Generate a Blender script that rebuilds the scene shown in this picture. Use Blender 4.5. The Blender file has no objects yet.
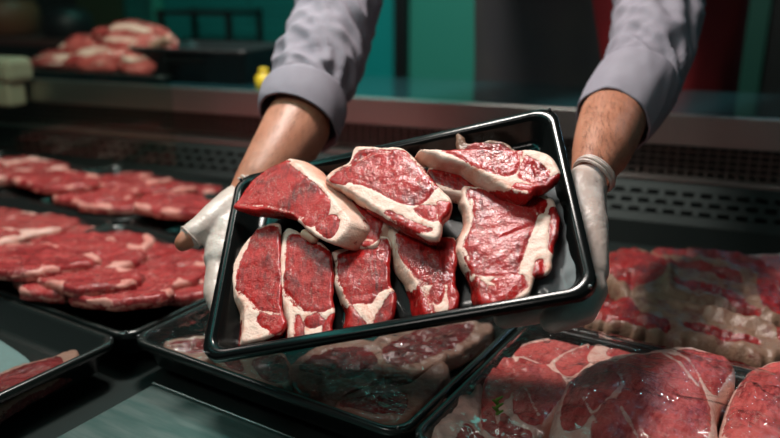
import bpy, bmesh, math, random
import numpy as np
from mathutils import Vector, Matrix, noise as mnoise

random.seed(7)
SC = bpy.context.scene
COL = SC.collection

# ------------------------------------------------------------------ camera
F = 740.0
PITCH = math.radians(17.3)
CAM = np.array([0.0, 0.0, 1.09])
FW = np.array([0, math.cos(PITCH), -math.sin(PITCH)])
UP = np.array([0, math.sin(PITCH), math.cos(PITCH)])
RT = np.array([1.0, 0, 0])
cam = bpy.data.cameras.new('camera')
camo = bpy.data.objects.new('camera', cam)
COL.objects.link(camo)
camo.location = CAM
camo.rotation_euler = (math.pi / 2 - PITCH, 0, 0)
cam.sensor_width = 36
cam.lens = F * 36 / 780
cam.clip_start = 0.02
cam.dof.use_dof = True
cam.dof.focus_distance = 0.625
cam.dof.aperture_fstop = 3.4
SC.camera = camo

# ------------------------------------------------------------------ world, light, exposure
SC.view_settings.view_transform = 'Standard'
SC.view_settings.look = 'None'
SC.view_settings.gamma = 1
SC.view_settings.use_curve_mapping = False
SC.view_settings.exposure = 0.0
w = bpy.data.worlds.new('world'); SC.world = w; w.use_nodes = True
w.node_tree.nodes['Background'].inputs[0].default_value = (0.4, 0.5, 0.5, 1)
w.node_tree.nodes['Background'].inputs[1].default_value = 0.09

def area(name, loc, target, sx, sy, power, color):
    l = bpy.data.lights.new(name, 'AREA'); l.shape = 'RECTANGLE'
    l.size = sx; l.size_y = sy; l.energy = power; l.color = color
    o = bpy.data.objects.new(name, l); COL.objects.link(o)
    o.location = loc
    o.rotation_euler = (Vector(target) - Vector(loc)).to_track_quat('-Z', 'Y').to_euler()
    return o
area('ceiling_lamp_light', (-0.20, 1.02, 2.05), (0.0, 0.72, 0.85), 0.26, 0.18, 24, (1.0, 0.92, 0.86))
area('front_fill_light', (-0.7, -0.35, 2.2), (0, 0.8, 0.8), 0.5, 0.3, 6.5, (1.0, 0.90, 0.84))  # fill added from the front left, without a fixture
area('case_lamp_light', (-0.9, 1.15, 1.75), (-0.75, 1.2, 0.75), 0.5, 0.15, 2.4, (1.0, 0.86, 0.8))
area('teal_glint_light', (-0.50, 0.62, 1.575), (-0.2, 0.6, 0.8), 0.9, 0.07, 1.2, (0.12, 0.95, 0.85))  # teal light added to widen the glint on the held tray's rim
area('wall_teal_light', (-0.2, 2.35, 2.3), (-0.1, 3.0, 1.1), 1.6, 0.2, 9, (0.25, 0.95, 0.85))

# ------------------------------------------------------------------ geometry helpers
def ray(px, py):
    return FW + RT * ((px - 390) / F) + UP * ((219 - py) / F)
def W(px, py, d):
    return CAM + ray(px, py) * d
def on_z(px, py, z):
    r = ray(px, py); return CAM + r * ((z - CAM[2]) / r[2])

class Frame:
    """a local frame: origin and three axes"""
    def __init__(s, o, u, v):
        s.o = np.array(o, float); s.u = np.array(u, float); s.u /= np.linalg.norm(s.u)
        v = np.array(v, float); v = v - s.u * (v @ s.u); s.v = v / np.linalg.norm(v)
        s.n = np.cross(s.u, s.v); s.R = np.array([s.u, s.v, s.n])
    def plane(s, px, py, pl):
        z0, zu, zv = pl
        c = s.R @ (CAM - s.o); d = s.R @ ray(px, py)
        t = (z0 + zu * c[0] + zv * c[1] - c[2]) / (d[2] - zu * d[0] - zv * d[1])
        return (c + t * d)[:2]
    def matrix(s):
        m = Matrix.Identity(4)
        for i in range(3):
            m[i][0] = s.u[i]; m[i][1] = s.v[i]; m[i][2] = s.n[i]; m[i][3] = s.o[i]
        return m

def tag(o, label=None, cat=None, group=None, kind=None):
    if label: o['label'] = label
    if cat: o['category'] = cat
    if group: o['group'] = group
    if kind: o['kind'] = kind
    return o
def empty(name, mat, label, cat, group=None):
    o = bpy.data.objects.new(name, None); COL.objects.link(o)
    o.empty_display_size = 0.02
    o.matrix_world = mat
    return tag(o, label, cat, group)
def mesh_obj(name, V, Fc, mat, parent=None, smooth=True):
    me = bpy.data.meshes.new(name)
    me.from_pydata([tuple(map(float, v)) for v in V], [], [tuple(f) for f in Fc])
    me.validate(); me.update()
    bm = bmesh.new(); bm.from_mesh(me); bmesh.ops.recalc_face_normals(bm, faces=bm.faces); bm.to_mesh(me); bm.free()
    if smooth: me.polygons.foreach_set('use_smooth', [True] * len(me.polygons))
    if mat: me.materials.append(mat)
    o = bpy.data.objects.new(name, me); COL.objects.link(o)
    if parent is not None: o.parent = parent
    return o
class MB:
    def __init__(s): s.V = []; s.F = []
    def add(s, V, Fc):
        b = len(s.V); s.V += [tuple(v) for v in V]; s.F += [tuple(i + b for i in f) for f in Fc]
    def box(s, x0, x1, y0, y1, z0, z1):
        s.add([(x, y, z) for z in (z0, z1) for y in (y0, y1) for x in (x0, x1)],
              [(0, 2, 3, 1), (4, 5, 7, 6), (0, 1, 5, 4), (2, 6, 7, 3), (0, 4, 6, 2), (1, 3, 7, 5)])
    def rings(s, rings, cap0=True, cap1=True, closed=True):
        n = len(rings[0]); V = [p for r in rings for p in r]; Fc = []
        for i in range(len(rings) - 1):
            for j in range(n if closed else n - 1):
                a = i * n + j; b = i * n + (j + 1) % n
                Fc.append((a, b, b + n, a + n))
        if cap0: Fc.append(tuple(range(n))[::-1])
        if cap1: Fc.append(tuple((len(rings) - 1) * n + k for k in range(n)))
        s.add(V, Fc)
    def capsule(s, a, b, ra, rb, n=16, flat=None):
        a = np.array(a, float); b = np.array(b, float); d = b - a; L = np.linalg.norm(d)
        if L < 1e-6: d = np.array([0, 0, 1.0]); L = 1e-6
        else: d = d / L
        h = np.array([0, 0, 1.0]) if abs(d[2]) < .9 else np.array([1.0, 0, 0])
        e1 = np.cross(d, h); e1 /= np.linalg.norm(e1); e2 = np.cross(d, e1)
        rs = []
        for k in range(1, 6):
            t = math.pi / 2 * (1 - k / 6); rs.append((a - d * ra * math.sin(t), ra * math.cos(t)))
        rs.append((a, ra)); rs.append((b, rb))
        for k in range(1, 6):
            t = math.pi / 2 * k / 6; rs.append((b + d * rb * math.sin(t), rb * math.cos(t)))
        s.rings([[c + (e1 * math.cos(2 * math.pi * q / n) + e2 * math.sin(2 * math.pi * q / n)) * r for q in range(n)] for c, r in rs])
    def build(s, name, mat, parent=None, smooth=False, bevel=0):
        o = mesh_obj(name, s.V, s.F, mat, parent, smooth)
        if bevel:
            m = o.modifiers.new('bevel', 'BEVEL'); m.width = bevel; m.segments = 2; m.limit_method = 'ANGLE'
        return o
def bake(o):
    dg = bpy.context.evaluated_depsgraph_get(); dg.update()
    me = bpy.data.meshes.new_from_object(o.evaluated_get(dg))
    o.modifiers.clear(); o.data = me
    me.polygons.foreach_set('use_smooth', [True] * len(me.polygons))
    return o
def fused(name, mb, mat, parent, voxel=0.003, it=6):
    o = mb.build(name, mat, parent, True)
    r = o.modifiers.new('r', 'REMESH'); r.mode = 'VOXEL'; r.voxel_size = voxel; r.use_smooth_shade = True
    s = o.modifiers.new('s', 'SMOOTH'); s.iterations = it; s.factor = .6
    return bake(o)

# ------------------------------------------------------------------ materials
def mat(name, col=(.5, .5, .5), rough=.5, metal=0, coat=0, spec=.5, bump=None, emit=None, trans=0, sss=0, alpha=1, mixc=None, stretch=None):
    m = bpy.data.materials.new(name); m.use_nodes = True
    nt = m.node_tree; p = nt.nodes['Principled BSDF']
    p.inputs['Base Color'].default_value = (*col, 1)
    p.inputs['Roughness'].default_value = rough
    p.inputs['Metallic'].default_value = metal
    p.inputs['Coat Weight'].default_value = coat
    p.inputs['Coat Roughness'].default_value = .08
    p.inputs['Specular IOR Level'].default_value = spec
    p.inputs['Transmission Weight'].default_value = trans
    p.inputs['Alpha'].default_value = alpha
    if sss:
        p.inputs['Subsurface Weight'].default_value = sss
        p.inputs['Subsurface Scale'].default_value = .004
        p.inputs['Subsurface Radius'].default_value = (1, .35, .2)
    if emit:
        p.inputs['Emission Color'].default_value = (*emit[0], 1); p.inputs['Emission Strength'].default_value = emit[1]
    tc = nt.nodes.new('ShaderNodeTexCoord')
    vec = tc.outputs['Object']
    if stretch:
        mp = nt.nodes.new('ShaderNodeMapping'); mp.inputs['Scale'].default_value = stretch
        nt.links.new(vec, mp.inputs[0]); vec = mp.outputs[0]
    if mixc:   # second colour, noise scale
        nz = nt.nodes.new('ShaderNodeTexNoise'); nz.inputs['Scale'].default_value = mixc[1]; nz.inputs['Detail'].default_value = 5
        nt.links.new(vec, nz.inputs['Vector'])
        cr = nt.nodes.new('ShaderNodeValToRGB')
        cr.color_ramp.elements[0].position = .38; cr.color_ramp.elements[0].color = (*col, 1)
        cr.color_ramp.elements[1].position = .62; cr.color_ramp.elements[1].color = (*mixc[0], 1)
        nt.links.new(nz.outputs['Fac'], cr.inputs[0]); nt.links.new(cr.outputs[0], p.inputs['Base Color'])
    if bump:   # scale, strength, distance
        nz = nt.nodes.new('ShaderNodeTexNoise'); nz.inputs['Scale'].default_value = bump[0]; nz.inputs['Detail'].default_value = 4
        nt.links.new(vec, nz.inputs['Vector'])
        b = nt.nodes.new('ShaderNodeBump'); b.inputs['Strength'].default_value = bump[1]; b.inputs['Distance'].default_value = bump[2]
        nt.links.new(nz.outputs['Fac'], b.inputs['Height']); nt.links.new(b.outputs[0], p.inputs['Normal'])
    return m

def meat_mat(name, dark, lean, fatc, fat2, vein=.5, wet=.6, gscale=1.0, bmp=.75):
    m = bpy.data.materials.new(name); m.use_nodes = True
    nt = m.node_tree; N = nt.nodes; L = nt.links; p = N['Principled BSDF']
    tc = N.new('ShaderNodeTexCoord'); obj = tc.outputs['Object']
    def noise(scale, detail=4, dist=0, vec=obj, rough=.55):
        n = N.new('ShaderNodeTexNoise'); n.inputs['Scale'].default_value = scale * gscale; n.inputs['Detail'].default_value = detail
        n.inputs['Distortion'].default_value = dist; n.inputs['Roughness'].default_value = rough; L.new(vec, n.inputs['Vector']); return n
    def math_(op, a, b=None, c=None):
        n = N.new('ShaderNodeMath'); n.operation = op
        for i, x in enumerate((a, b, c)):
            if x is None: continue
            if isinstance(x, (int, float)): n.inputs[i].default_value = x
            else: L.new(x, n.inputs[i])
        return n.outputs[0]
    def ramp(v, stops):
        r = N.new('ShaderNodeValToRGB'); e = r.color_ramp.elements
        e[0].position = stops[0][0]; e[0].color = (*stops[0][1], 1); e[1].position = stops[-1][0]; e[1].color = (*stops[-1][1], 1)
        for s_, c in stops[1:-1]:
            k = e.new(s_); k.color = (*c, 1)
        L.new(v, r.inputs[0]); return r.outputs[0]
    def mix(f, a, b):
        n = N.new('ShaderNodeMix'); n.data_type = 'RGBA'
        if isinstance(f, (int, float)): n.inputs[0].default_value = f
        else: L.new(f, n.inputs[0])
        L.new(a, n.inputs[6]); L.new(b, n.inputs[7]); return n.outputs[2]
    att = N.new('ShaderNodeAttribute'); att.attribute_name = 'fat'; fa = att.outputs['Fac']
    mp = N.new('ShaderNodeMapping'); mp.inputs['Scale'].default_value = (3.0, .8, 1); mp.inputs['Rotation'].default_value = (0, 0, .5); L.new(obj, mp.inputs[0])
    fib = noise(130, 6, .4, mp.outputs[0], .65)
    big = noise(28, 3, .6)
    leanv = math_('ADD', math_('MULTIPLY', fib.outputs['Fac'], .55), math_('MULTIPLY', big.outputs['Fac'], .45))
    mid = tuple((a + b) / 2 for a, b in zip(dark, lean))
    leanc = ramp(leanv, [(.37, dark), (.46, mid), (.55, lean)])
    # thin marbling veins
    vn = noise(75, 5, 1.6)
    dv = math_('ABSOLUTE', math_('SUBTRACT', vn.outputs['Fac'], .5))
    vv = math_('SUBTRACT', 1, math_('MULTIPLY', dv, 55)); 
    gate = noise(34, 2)
    vv = math_('MULTIPLY', math_('MAXIMUM', vv, 0), math_('MULTIPLY', math_('GREATER_THAN', gate.outputs['Fac'], .5), vein))
    fatn = noise(60, 6, .8, obj, .7)
    fatcol = ramp(fatn.outputs['Fac'], [(.34, fat2), (.5, fatc), (.7, tuple(min(1, c * 1.08) for c in fatc))])
    rd = N.new('ShaderNodeAttribute'); rd.attribute_name = 'rind'
    rn = noise(38, 4, .5)
    rindc = ramp(rn.outputs['Fac'], [(.36, tuple(c * k for c, k in zip(fatc, (.82, .50, .42)))), (.5, tuple(c * k for c, k in zip(fatc, (.92, .74, .66)))), (.64, fatc)])
    fatcol = mix(rd.outputs['Fac'], fatcol, rindc)
    # threshold of the fat field, ragged by noise
    rag = noise(170, 5, .5, obj, .7)
    v = math_('ADD', fa, math_('MULTIPLY', math_('SUBTRACT', rag.outputs['Fac'], .5), .85))
    mr = N.new('ShaderNodeMapRange'); mr.interpolation_type = 'SMOOTHSTEP'
    mr.inputs['From Min'].default_value = .50; mr.inputs['From Max'].default_value = .66
    L.new(v, mr.inputs['Value'])
    fmask = math_('MAXIMUM', mr.outputs[0], math_('MULTIPLY', vv, .75))
    L.new(mix(fmask, leanc, fatcol), p.inputs['Base Color'])
    L.new(math_('ADD', .18, math_('MULTIPLY', fmask, .24)), p.inputs['Roughness'])
    p.inputs['Coat Weight'].default_value = wet; p.inputs['Specular IOR Level'].default_value = .3; p.inputs['Coat Roughness'].default_value = .16
    p.inputs['Subsurface Weight'].default_value = .06; p.inputs['Subsurface Scale'].default_value = .0025; p.inputs['Subsurface Radius'].default_value = (1, .3, .2)
    bn = noise(430, 2.5, .3, obj, .6); bn2 = noise(150, 4, .3)
    hh = math_('ADD', math_('MULTIPLY', bn.outputs['Fac'], .75), math_('ADD', math_('MULTIPLY', bn2.outputs['Fac'], .35), math_('MULTIPLY', fmask, .35)))
    b = N.new('ShaderNodeBump'); b.inputs['Strength'].default_value = bmp; b.inputs['Distance'].default_value = .0016
    L.new(hh, b.inputs['Height']); L.new(b.outputs[0], p.inputs['Normal']); L.new(b.outputs[0], p.inputs['Coat Normal'])
    return m

M = {}
M['beef'] = meat_mat('fresh_steak', (.10, .003, .003), (.40, .013, .012), (.80, .57, .48), (.70, .31, .22), .3, 0, 1.0, .5)
M['dark_shaded'] = meat_mat('dark_and_shaded_cut', (.035, .004, .005), (.13, .012, .013), (.20, .11, .08), (.12, .045, .035), .6, .25)  # colour darkened for the held tray's shade; also serves one naturally dark cut
M['chop'] = meat_mat('case_meat_pink', (.15, .010, .013), (.34, .042, .042), (.55, .25, .21), (.52, .16, .13), 1.0, .25)
M['pale'] = meat_mat('case_meat_pale', (.20, .025, .025), (.36, .065, .06), (.66, .42, .36), (.55, .25, .2), .6, .3)
M['roast'] = meat_mat('large_steak', (.26, .018, .02), (.60, .11, .10), (.75, .47, .40), (.60, .22, .18), .5, .7, .7)
M['ribs'] = meat_mat('rib_meat', (.08, .005, .006), (.28, .02, .02), (.21, .12, .08), (.13, .03, .024), 1.0, .35, .9)
M['tray'] = mat('black_tray_plastic', (.004, .005, .005), .17, coat=0, spec=.2, bump=(9, .08, .004))
M['tray_old'] = mat('black_tray_worn', (.010, .014, .013), .26, coat=.3, bump=(14, .15, .004))
M['stud'] = mat('tray_stud', (.05, .05, .05), .12, coat=1)
M['steel'] = mat('brushed_steel', (.42, .39, .37), .34, 1, bump=(60, .08, .001), stretch=(1, 60, 60))
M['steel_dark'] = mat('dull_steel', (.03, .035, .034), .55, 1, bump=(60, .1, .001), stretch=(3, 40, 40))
M['sheet'] = mat('scratched_steel_sheet', (.09, .15, .14), .36, .8, mixc=((.15, .20, .19), 7), bump=(30, .15, .001), stretch=(2, 14, 1))
M['deck'] = mat('case_deck', (.012, .018, .017), .35, coat=.2)
M['dark'] = mat('dark_panel', (.012, .016, .015), .5)
M['worktop'] = mat('glossy_worktop', (.015, .065, .075), .13, coat=.6)  # teal base colour carries part of the wall's reflection
M['shirt'] = mat('grey_lilac_cotton', (.215, .195, .235), .85, bump=(900, .15, .0006), mixc=((.24, .22, .26), 25))
M['thread'] = mat('dark_seam', (.08, .08, .1), .9)
M['apron'] = mat('dark_apron', (.035, .033, .038), .85, mixc=((.045, .043, .042), 6))
M['red'] = mat('red_apron', (.30, .010, .014), .8, mixc=((.22, .008, .012), 7))
M['hair'] = mat('dark_hair', (.03, .018, .012), .6)
M['armhair'] = mat('arm_hair', (.07, .03, .02), .6)
M['trouser'] = mat('dark_trousers', (.03, .03, .04), .9)
M['skin'] = mat('skin', (.40, .155, .09), .48, sss=.15, bump=(240, .25, .0006), mixc=((.46, .20, .125), 30))
M['nail'] = mat('nail', (.62, .32, .24), .3)
M['eye'] = mat('eye_white', (.8, .8, .78), .2); M['iris'] = mat('iris', (.05, .03, .02), .2)
M['glove'] = mat('white_latex_glove', (.46, .36, .32), .42, sss=.1, bump=(60, .8, .003), mixc=((.56, .48, .44), 32))
M['teal'] = mat('teal_panel', (.01, .34, .33), .35)
M['green'] = mat('green_panel', (.05, .34, .26), .4); M['green2'] = mat('dark_green_panel', (.012, .085, .06), .5)
M['blackm'] = mat('black_metal', (.006, .007, .008), .45)
M['yellow'] = mat('yellow_plastic', (.75, .55, .03), .35)
M['white'] = mat('cream_plastic', (.46, .37, .28), .45)
M['copper'] = mat('copper_brown', (.20, .06, .025), .5)
M['bone'] = mat('bone', (.72, .48, .34), .45, bump=(120, .3, .001))
M['fatgrey'] = mat('scrap_fat', (.30, .24, .20), .5, bump=(160, .7, .002), mixc=((.5, .42, .35), 90))
M['herb'] = mat('herb', (.10, .22, .03), .4)
M['plaster'] = mat('dark_plaster', (.05, .06, .06), .8)
M['tube'] = mat('teal_glint_tube', (.2, .8, .8), .4, emit=((.20, .95, .92), 5))
M['lampw'] = mat('lamp_white', (.8, .8, .8), .4, emit=((1, .93, .86), 6))

def tile_mat():
    m = bpy.data.materials.new('teal_tiles'); m.use_nodes = True; nt = m.node_tree; p = nt.nodes['Principled BSDF']
    tc = nt.nodes.new('ShaderNodeTexCoord'); b = nt.nodes.new('ShaderNodeTexBrick')
    mp = nt.nodes.new('ShaderNodeMapping'); mp.inputs['Rotation'].default_value = (math.pi / 2, 0, 0)
    nt.links.new(tc.outputs['Object'], mp.inputs[0]); nt.links.new(mp.outputs[0], b.inputs[0])
    b.inputs['Color1'].default_value = (.012, .17, .155, 1); b.inputs['Color2'].default_value = (.014, .20, .18, 1); b.inputs['Mortar'].default_value = (.006, .06, .055, 1)
    b.inputs['Scale'].default_value = 1; b.inputs['Brick Width'].default_value = .5; b.inputs['Row Height'].default_value = .035; b.inputs['Mortar Size'].default_value = .004
    nt.links.new(b.outputs[0], p.inputs['Base Color']); p.inputs['Roughness'].default_value = .4
    return m
M['tiles'] = tile_mat()

def glass_mat(name, tint, a_clear, rough=.03, bump=None):
    m = bpy.data.materials.new(name); m.use_nodes = True; nt = m.node_tree; N = nt.nodes
    N.remove(N['Principled BSDF']); out = N['Material Output']
    t = N.new('ShaderNodeBsdfTransparent'); t.inputs[0].default_value = (*tint, 1)
    g = N.new('ShaderNodeBsdfGlossy'); g.inputs['Roughness'].default_value = rough
    fr = N.new('ShaderNodeFresnel'); fr.inputs[0].default_value = 1.4
    ad = N.new('ShaderNodeMath'); ad.operation = 'MULTIPLY_ADD'; ad.inputs[1].default_value = 1.0; ad.inputs[2].default_value = 1 - a_clear
    mx = N.new('ShaderNodeMixShader')
    ge = N.new('ShaderNodeNewGeometry'); io = N.new('ShaderNodeMath'); io.operation = 'MULTIPLY_ADD'; io.inputs[1].default_value = -.39; io.inputs[2].default_value = 1.4
    nt.links.new(ge.outputs['Backfacing'], io.inputs[0]); nt.links.new(io.outputs[0], fr.inputs[0])
    nt.links.new(fr.outputs[0], ad.inputs[0]); nt.links.new(ad.outputs[0], mx.inputs[0])
    nt.links.new(t.outputs[0], mx.inputs[1]); nt.links.new(g.outputs[0], mx.inputs[2]); nt.links.new(mx.outputs[0], out.inputs[0])
    if bump:
        tc = N.new('ShaderNodeTexCoord'); nz = N.new('ShaderNodeTexNoise'); nz.inputs['Scale'].default_value = bump[0]; nz.inputs['Detail'].default_value = 3; nz.inputs['Distortion'].default_value = 1
        b = N.new('ShaderNodeBump'); b.inputs['Strength'].default_value = bump[1]; b.inputs['Distance'].default_value = bump[2]
        nt.links.new(tc.outputs['Object'], nz.inputs['Vector']); nt.links.new(nz.outputs['Fac'], b.inputs['Height'])
        nt.links.new(b.outputs[0], g.inputs['Normal']); nt.links.new(b.outputs[0], fr.inputs['Normal'])
    return m
M['glass'] = glass_mat('green_tinted_glass', (.84, .92, .87), .99)
M['film'] = glass_mat('clear_wrap', (.93, .95, .95), .985, .06, (26, .9, .012))
M['film2'] = mat('crumpled_wrap', (.42, .46, .48), .22, alpha=.55, coat=.6)

# ------------------------------------------------------------------ counter frame: u along the counter (to the right), v away from the camera
TH = math.atan(.384)
cu = np.array([math.cos(TH), -math.sin(TH), 0]); cv = np.array([math.sin(TH), math.cos(TH), 0])
CO = np.array([0, 1.75 * .75, 0.0])
CM = Matrix.Identity(4)
for i in range(3):
    CM[i][0] = cu[i]; CM[i][1] = cv[i]; CM[i][2] = (0, 0, 1)[i]; CM[i][3] = CO[i]
ZT = 1.09 - .142 * 1.75 * .75      # worktop height
RIM = 1.09 - .3375                 # rim height of the case trays
DECK = RIM - .036
def Lc(p):   # world -> counter local
    d = np.array(p) - CO; return np.array([d @ cu, d @ cv, d[2]])

# setting
def struct(name, mb, m, label=None, parent_m=None):
    o = mb.build(name, m); tag(o, label, None, None, 'structure')
    if parent_m is not None: o.matrix_world = parent_m
    return o
b = MB(); b.box(-3.4, 3.4, -1.2, 1.9, -.05, 0); struct('floor', b, M['plaster'], 'dark floor behind and before the counter', CM)
b = MB(); b.box(-3.4, 3.4, -2.2, 1.9, 2.6, 2.65); struct('ceiling', b, M['plaster'], 'dark ceiling over the counter', CM)
b = MB(); b.box(-3.4, 3.4, 1.6, 1.65, 0, 2.6); struct('wall_back', b, M['tiles'], 'dark teal tiled wall behind the butcher', CM)
b = MB(); b.box(-3.45, -3.4, -1.2, 1.65, 0, 2.6); struct('wall_left', b, M['plaster'], 'dark side wall', CM)
b = MB(); b.box(3.4, 3.45, -1.2, 1.65, 0, 2.6); struct('wall_right', b, M['plaster'], 'dark side wall', CM)

def wall_u(px, py=40):   # counter-local u where the picture column meets the plane v
    def f(v):
        r = ray(px, py); c = CAM - CO
        t = (v - c @ cv) / (r @ cv); return (c + r * t) @ cu
    return f
def wall_panel(name, px0, px1, m, label, v=1.58, t=.02, z0=.0, z1=2.4):
    b = MB(); b.box(wall_u(px0)(v), wall_u(px1)(v), v - t, v, z0, z1)
    return struct(name, b, m, label, CM)
wall_panel('trim_1', -190, -20, M['plaster'], 'dark wall panel', t=.015)
wall_panel('trim_2', 354, 398, M['teal'], 'bright teal wall panel between the arms')
wall_panel('trim_3', 398, 410, M['blackm'], 'narrow black upright dividing the teal panels', t=.05)
wall_panel('trim_4', 411, 500, M['green'], 'grey-green wall panel beside the black upright')
wall_panel('trim_5', -20, 128, M['dark'], 'dark wall panel behind the far meat pile')
wall_panel('trim_6', 160, 166, M['green'], 'thin green upright at the edge of the teal tiles', t=.04)
wall_panel('trim_7', 600, 742, M['dark'], 'dark wall panel right of the butcher')
wall_panel('trim_8', 744, 764, M['green2'], 'green upright at the right of the picture', t=.05)
wall_panel('trim_9', 766, 960, M['dark'], 'dark green wall panel at the far right')
wall_panel('trim_10', 84, 126, M['herb'] if False else mat('olive_panel', (.035, .045, .012), .7), 'dull olive wall panel', v=1.55)

# ------------------------------------------------------------------ display case
case = empty('display_case', CM.copy(), 'long steel butcher display case with grille and glossy worktop', 'counter')
def cp(name, mb, m, bevel=0, label=None):
    o = mb.build(name, m, case, False, bevel)
    if label: o['label'] = label
    return o
UL, UR = -2.3, 1.5
BD = .0475
b = MB(); b.box(UL, UR, .008, .315, ZT - .03, ZT); cp('worktop', b, M['worktop'], .002, 'dark glossy worktop, tinted teal like the wall it reflects')
b = MB(); b.box(UL, UR, -.006, .008, ZT - BD, ZT + .0015); cp('edge_band', b, M['steel'], .002, 'brushed steel edge band')
zg0 = ZT - BD; zg1 = zg0 - .051
g = MB()
n = int((UR - UL) / .0148)
for i in range(n + 1):
    u = UL + i * .0148; g.box(u, u + .0024, .008, .011, zg1, zg0)
for k in range(6):
    z = zg1 + k * (zg0 - zg1) / 5; g.box(UL, UR, .0075, .0115, z - .0011, z + .0011)
cp('grille', g, mat('grille_steel', (.20, .165, .15), .4, 1), 0, 'square-mesh steel air grille')
b = MB(); b.box(UL, UR, .05, .06, DECK - .02, zg0); cp('rear_panel', b, M['blackm'])
b = MB(); b.box(UL, UR, -.012, .05, zg1 - .006, zg1); cp('ledge', b, M['steel'], .001)
# slotted return panel: slopes forward and down from the ledge
s = MB()
v0, z0, v1, z1 = -.010, zg1 - .006, -.055, zg1 - .062
rows = 9; pitch = .0148 * 1.75; sw = .017
def sp(u, t): return (u, v0 + (v1 - v0) * t, z0 + (z1 - z0) * t)
slot_rows = {2: 0.0, 4: .5, 6: 0.0}
for r in range(rows):
    t0, t1 = r / rows, (r + 1) / rows
    if r in slot_rows:
        u = UL + slot_rows[r] * pitch
        s.add([sp(UL, t0), sp(u, t0), sp(u, t1), sp(UL, t1)], [(0, 1, 2, 3)])
        while u < UR:
            a = u + sw; c = u + pitch
            s.add([sp(a, t0), sp(c, t0), sp(c, t1), sp(a, t1)], [(0, 1, 2, 3)]); u = c
    else:
        s.add([sp(UL, t0), sp(UR, t0), sp(UR, t1), sp(UL, t1)], [(0, 1, 2, 3)])
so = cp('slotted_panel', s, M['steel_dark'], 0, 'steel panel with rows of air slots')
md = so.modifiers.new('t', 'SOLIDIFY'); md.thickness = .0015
b = MB(); b.box(UL, UR, -.058, -.052, DECK - .02, z1 + .001); cp('kick_panel', b, M['dark'])
b = MB(); b.box(UL, UR, -1.25, .05, DECK - .03, DECK - .012); cp('deck', b, M['deck'])
b = MB(); b.box(UL, UR, .0, .31, 0.0, ZT - .031)
b.V = [(x, y if y > .1 else .06, z) for x, y, z in b.V]; cp('cabinet_back', b, M['dark'])
b = MB(); b.box(UL, UR, -1.25, .055, 0.0, DECK - .031); cp('plinth', b, M['dark'])

# ------------------------------------------------------------------ trays
GA = np.array([-.848, .53, 0]); GB = np.array([.53, .848, 0])
PA, PB = .327, .258
P0 = on_z(125, 338, RIM)
def node(a, b): return P0 + GA * PA * a + GB * PB * b
def rrect(a, b_, r, z, n=8):
    pts = []
    for cx, cy, s0 in ((a - r, b_ - r, 0), (-(a - r), b_ - r, 1), (-(a - r), -(b_ - r), 2), (a - r, -(b_ - r), 3)):
        for k in range(n + 1):
            t = math.pi / 2 * (s0 + k / n); pts.append((cx + r * math.cos(t), cy + r * math.sin(t), z))
    return pts
def make_tray(frame, wx, wy, depth, label, m, group=None, name='meat_tray', rimw=.0065, cr=.02):
    t = empty(name, frame.matrix(), label, 'tray', group)
    a, c = wx / 2, wy / 2; sl = .010; th = .0022
    mb = MB()
    R = [rrect(a - rimw - sl - .012, c - rimw - sl - .012, cr * .5, -depth + th),
         rrect(a - rimw - sl - .003, c - rimw - sl - .003, cr * .65, -depth + th + .001),
         rrect(a - rimw - sl + .0005, c - rimw - sl + .0005, cr * .7, -depth + th + .004),
         rrect(a - rimw - .002, c - rimw - .002, cr * .85, -.004),
         rrect(a - rimw + .0002, c - rimw + .0002, cr * .9, -.0008),
         rrect(a - rimw + .0015, c - rimw + .0015, cr * .92, 0),
         rrect(a - .0015, c - .0015, cr, 0),
         rrect(a - .0002, c - .0002, cr, -.0012),
         rrect(a, c, cr, -.0075),
         rrect(a - .0012, c - .0012, cr, -.0075),
         rrect(a - .0016, c - .0016, cr, -.003),
         rrect(a - rimw + .001, c - rimw + .001, cr * .95, -.003),
         rrect(a - rimw - sl + .003, c - rimw - sl + .003, cr * .75, -depth + .003),
         rrect(a - rimw - sl, c - rimw - sl, cr * .7, -depth)]
    mb.rings(R); mb.build('tray_body', m, t, True)
    for sx in (-1, 1):
        for sy in (-1, 1):
            q = MB(); p = np.array([sx * (a - cr * .36), sy * (c - cr * .36), .0])
            q.capsule(p, p + [0, 0, .0006], .0016, .0016, 10); q.build('corner_stud', M['stud'], t, True)
    return t
TF = {}
def case_tray(key, a, b_, label, m=None, film=False, depth=.034):
    c = node(a + .5, b_ + .5)
    fr = Frame(c, -GA, GB); TF[key] = fr
    make_tray(fr, PA - .004, PB - .004, depth, label, m or M['tray_old'], 'trays in the display case')
case_tray('ml', 0, 0, 'large black tray full of pink-red slices left of the held tray')
case_tray('mid', -1, 0, 'black tray of shade-darkened cuts directly beneath the held tray')
case_tray('bl', 0, -1, 'nearly empty black tray in the bottom left corner of the photo')
case_tray('ul2', 1, 0, 'black tray of pale slices cut by the left edge of the photo')
case_tray('um', 0, 1, 'back-row black tray of slices, mostly hidden behind the gloved thumb')
case_tray('ul', 1, 1, 'back-row black tray of slices, left of the gloved thumb')
case_tray('far', 1.99, .82, 'farthest black tray, cut by the left edge of the photo')
case_tray('br', -2, 0, 'black tray of large round steaks at the bottom right')
case_tray('rb', -2, 1, 'black tray of rib racks at the right, behind the round steaks')
# steel sheet lying on the deck in front
sf = Frame(node(-.5, -.5) - np.array([0, 0, .040]), -GA, GB)
b = MB(); b.box(-.125, .25, -.16, .127, -.003, 0); b.box(-.125, .25, .125, .127, 0, .003)
o = b.build('steel_sheet', M['sheet'], None, False, .001); o.matrix_world = sf.matrix()
tag(o, 'scratched steel sheet lying before the trays at the bottom of the photo', 'sheet')

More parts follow.
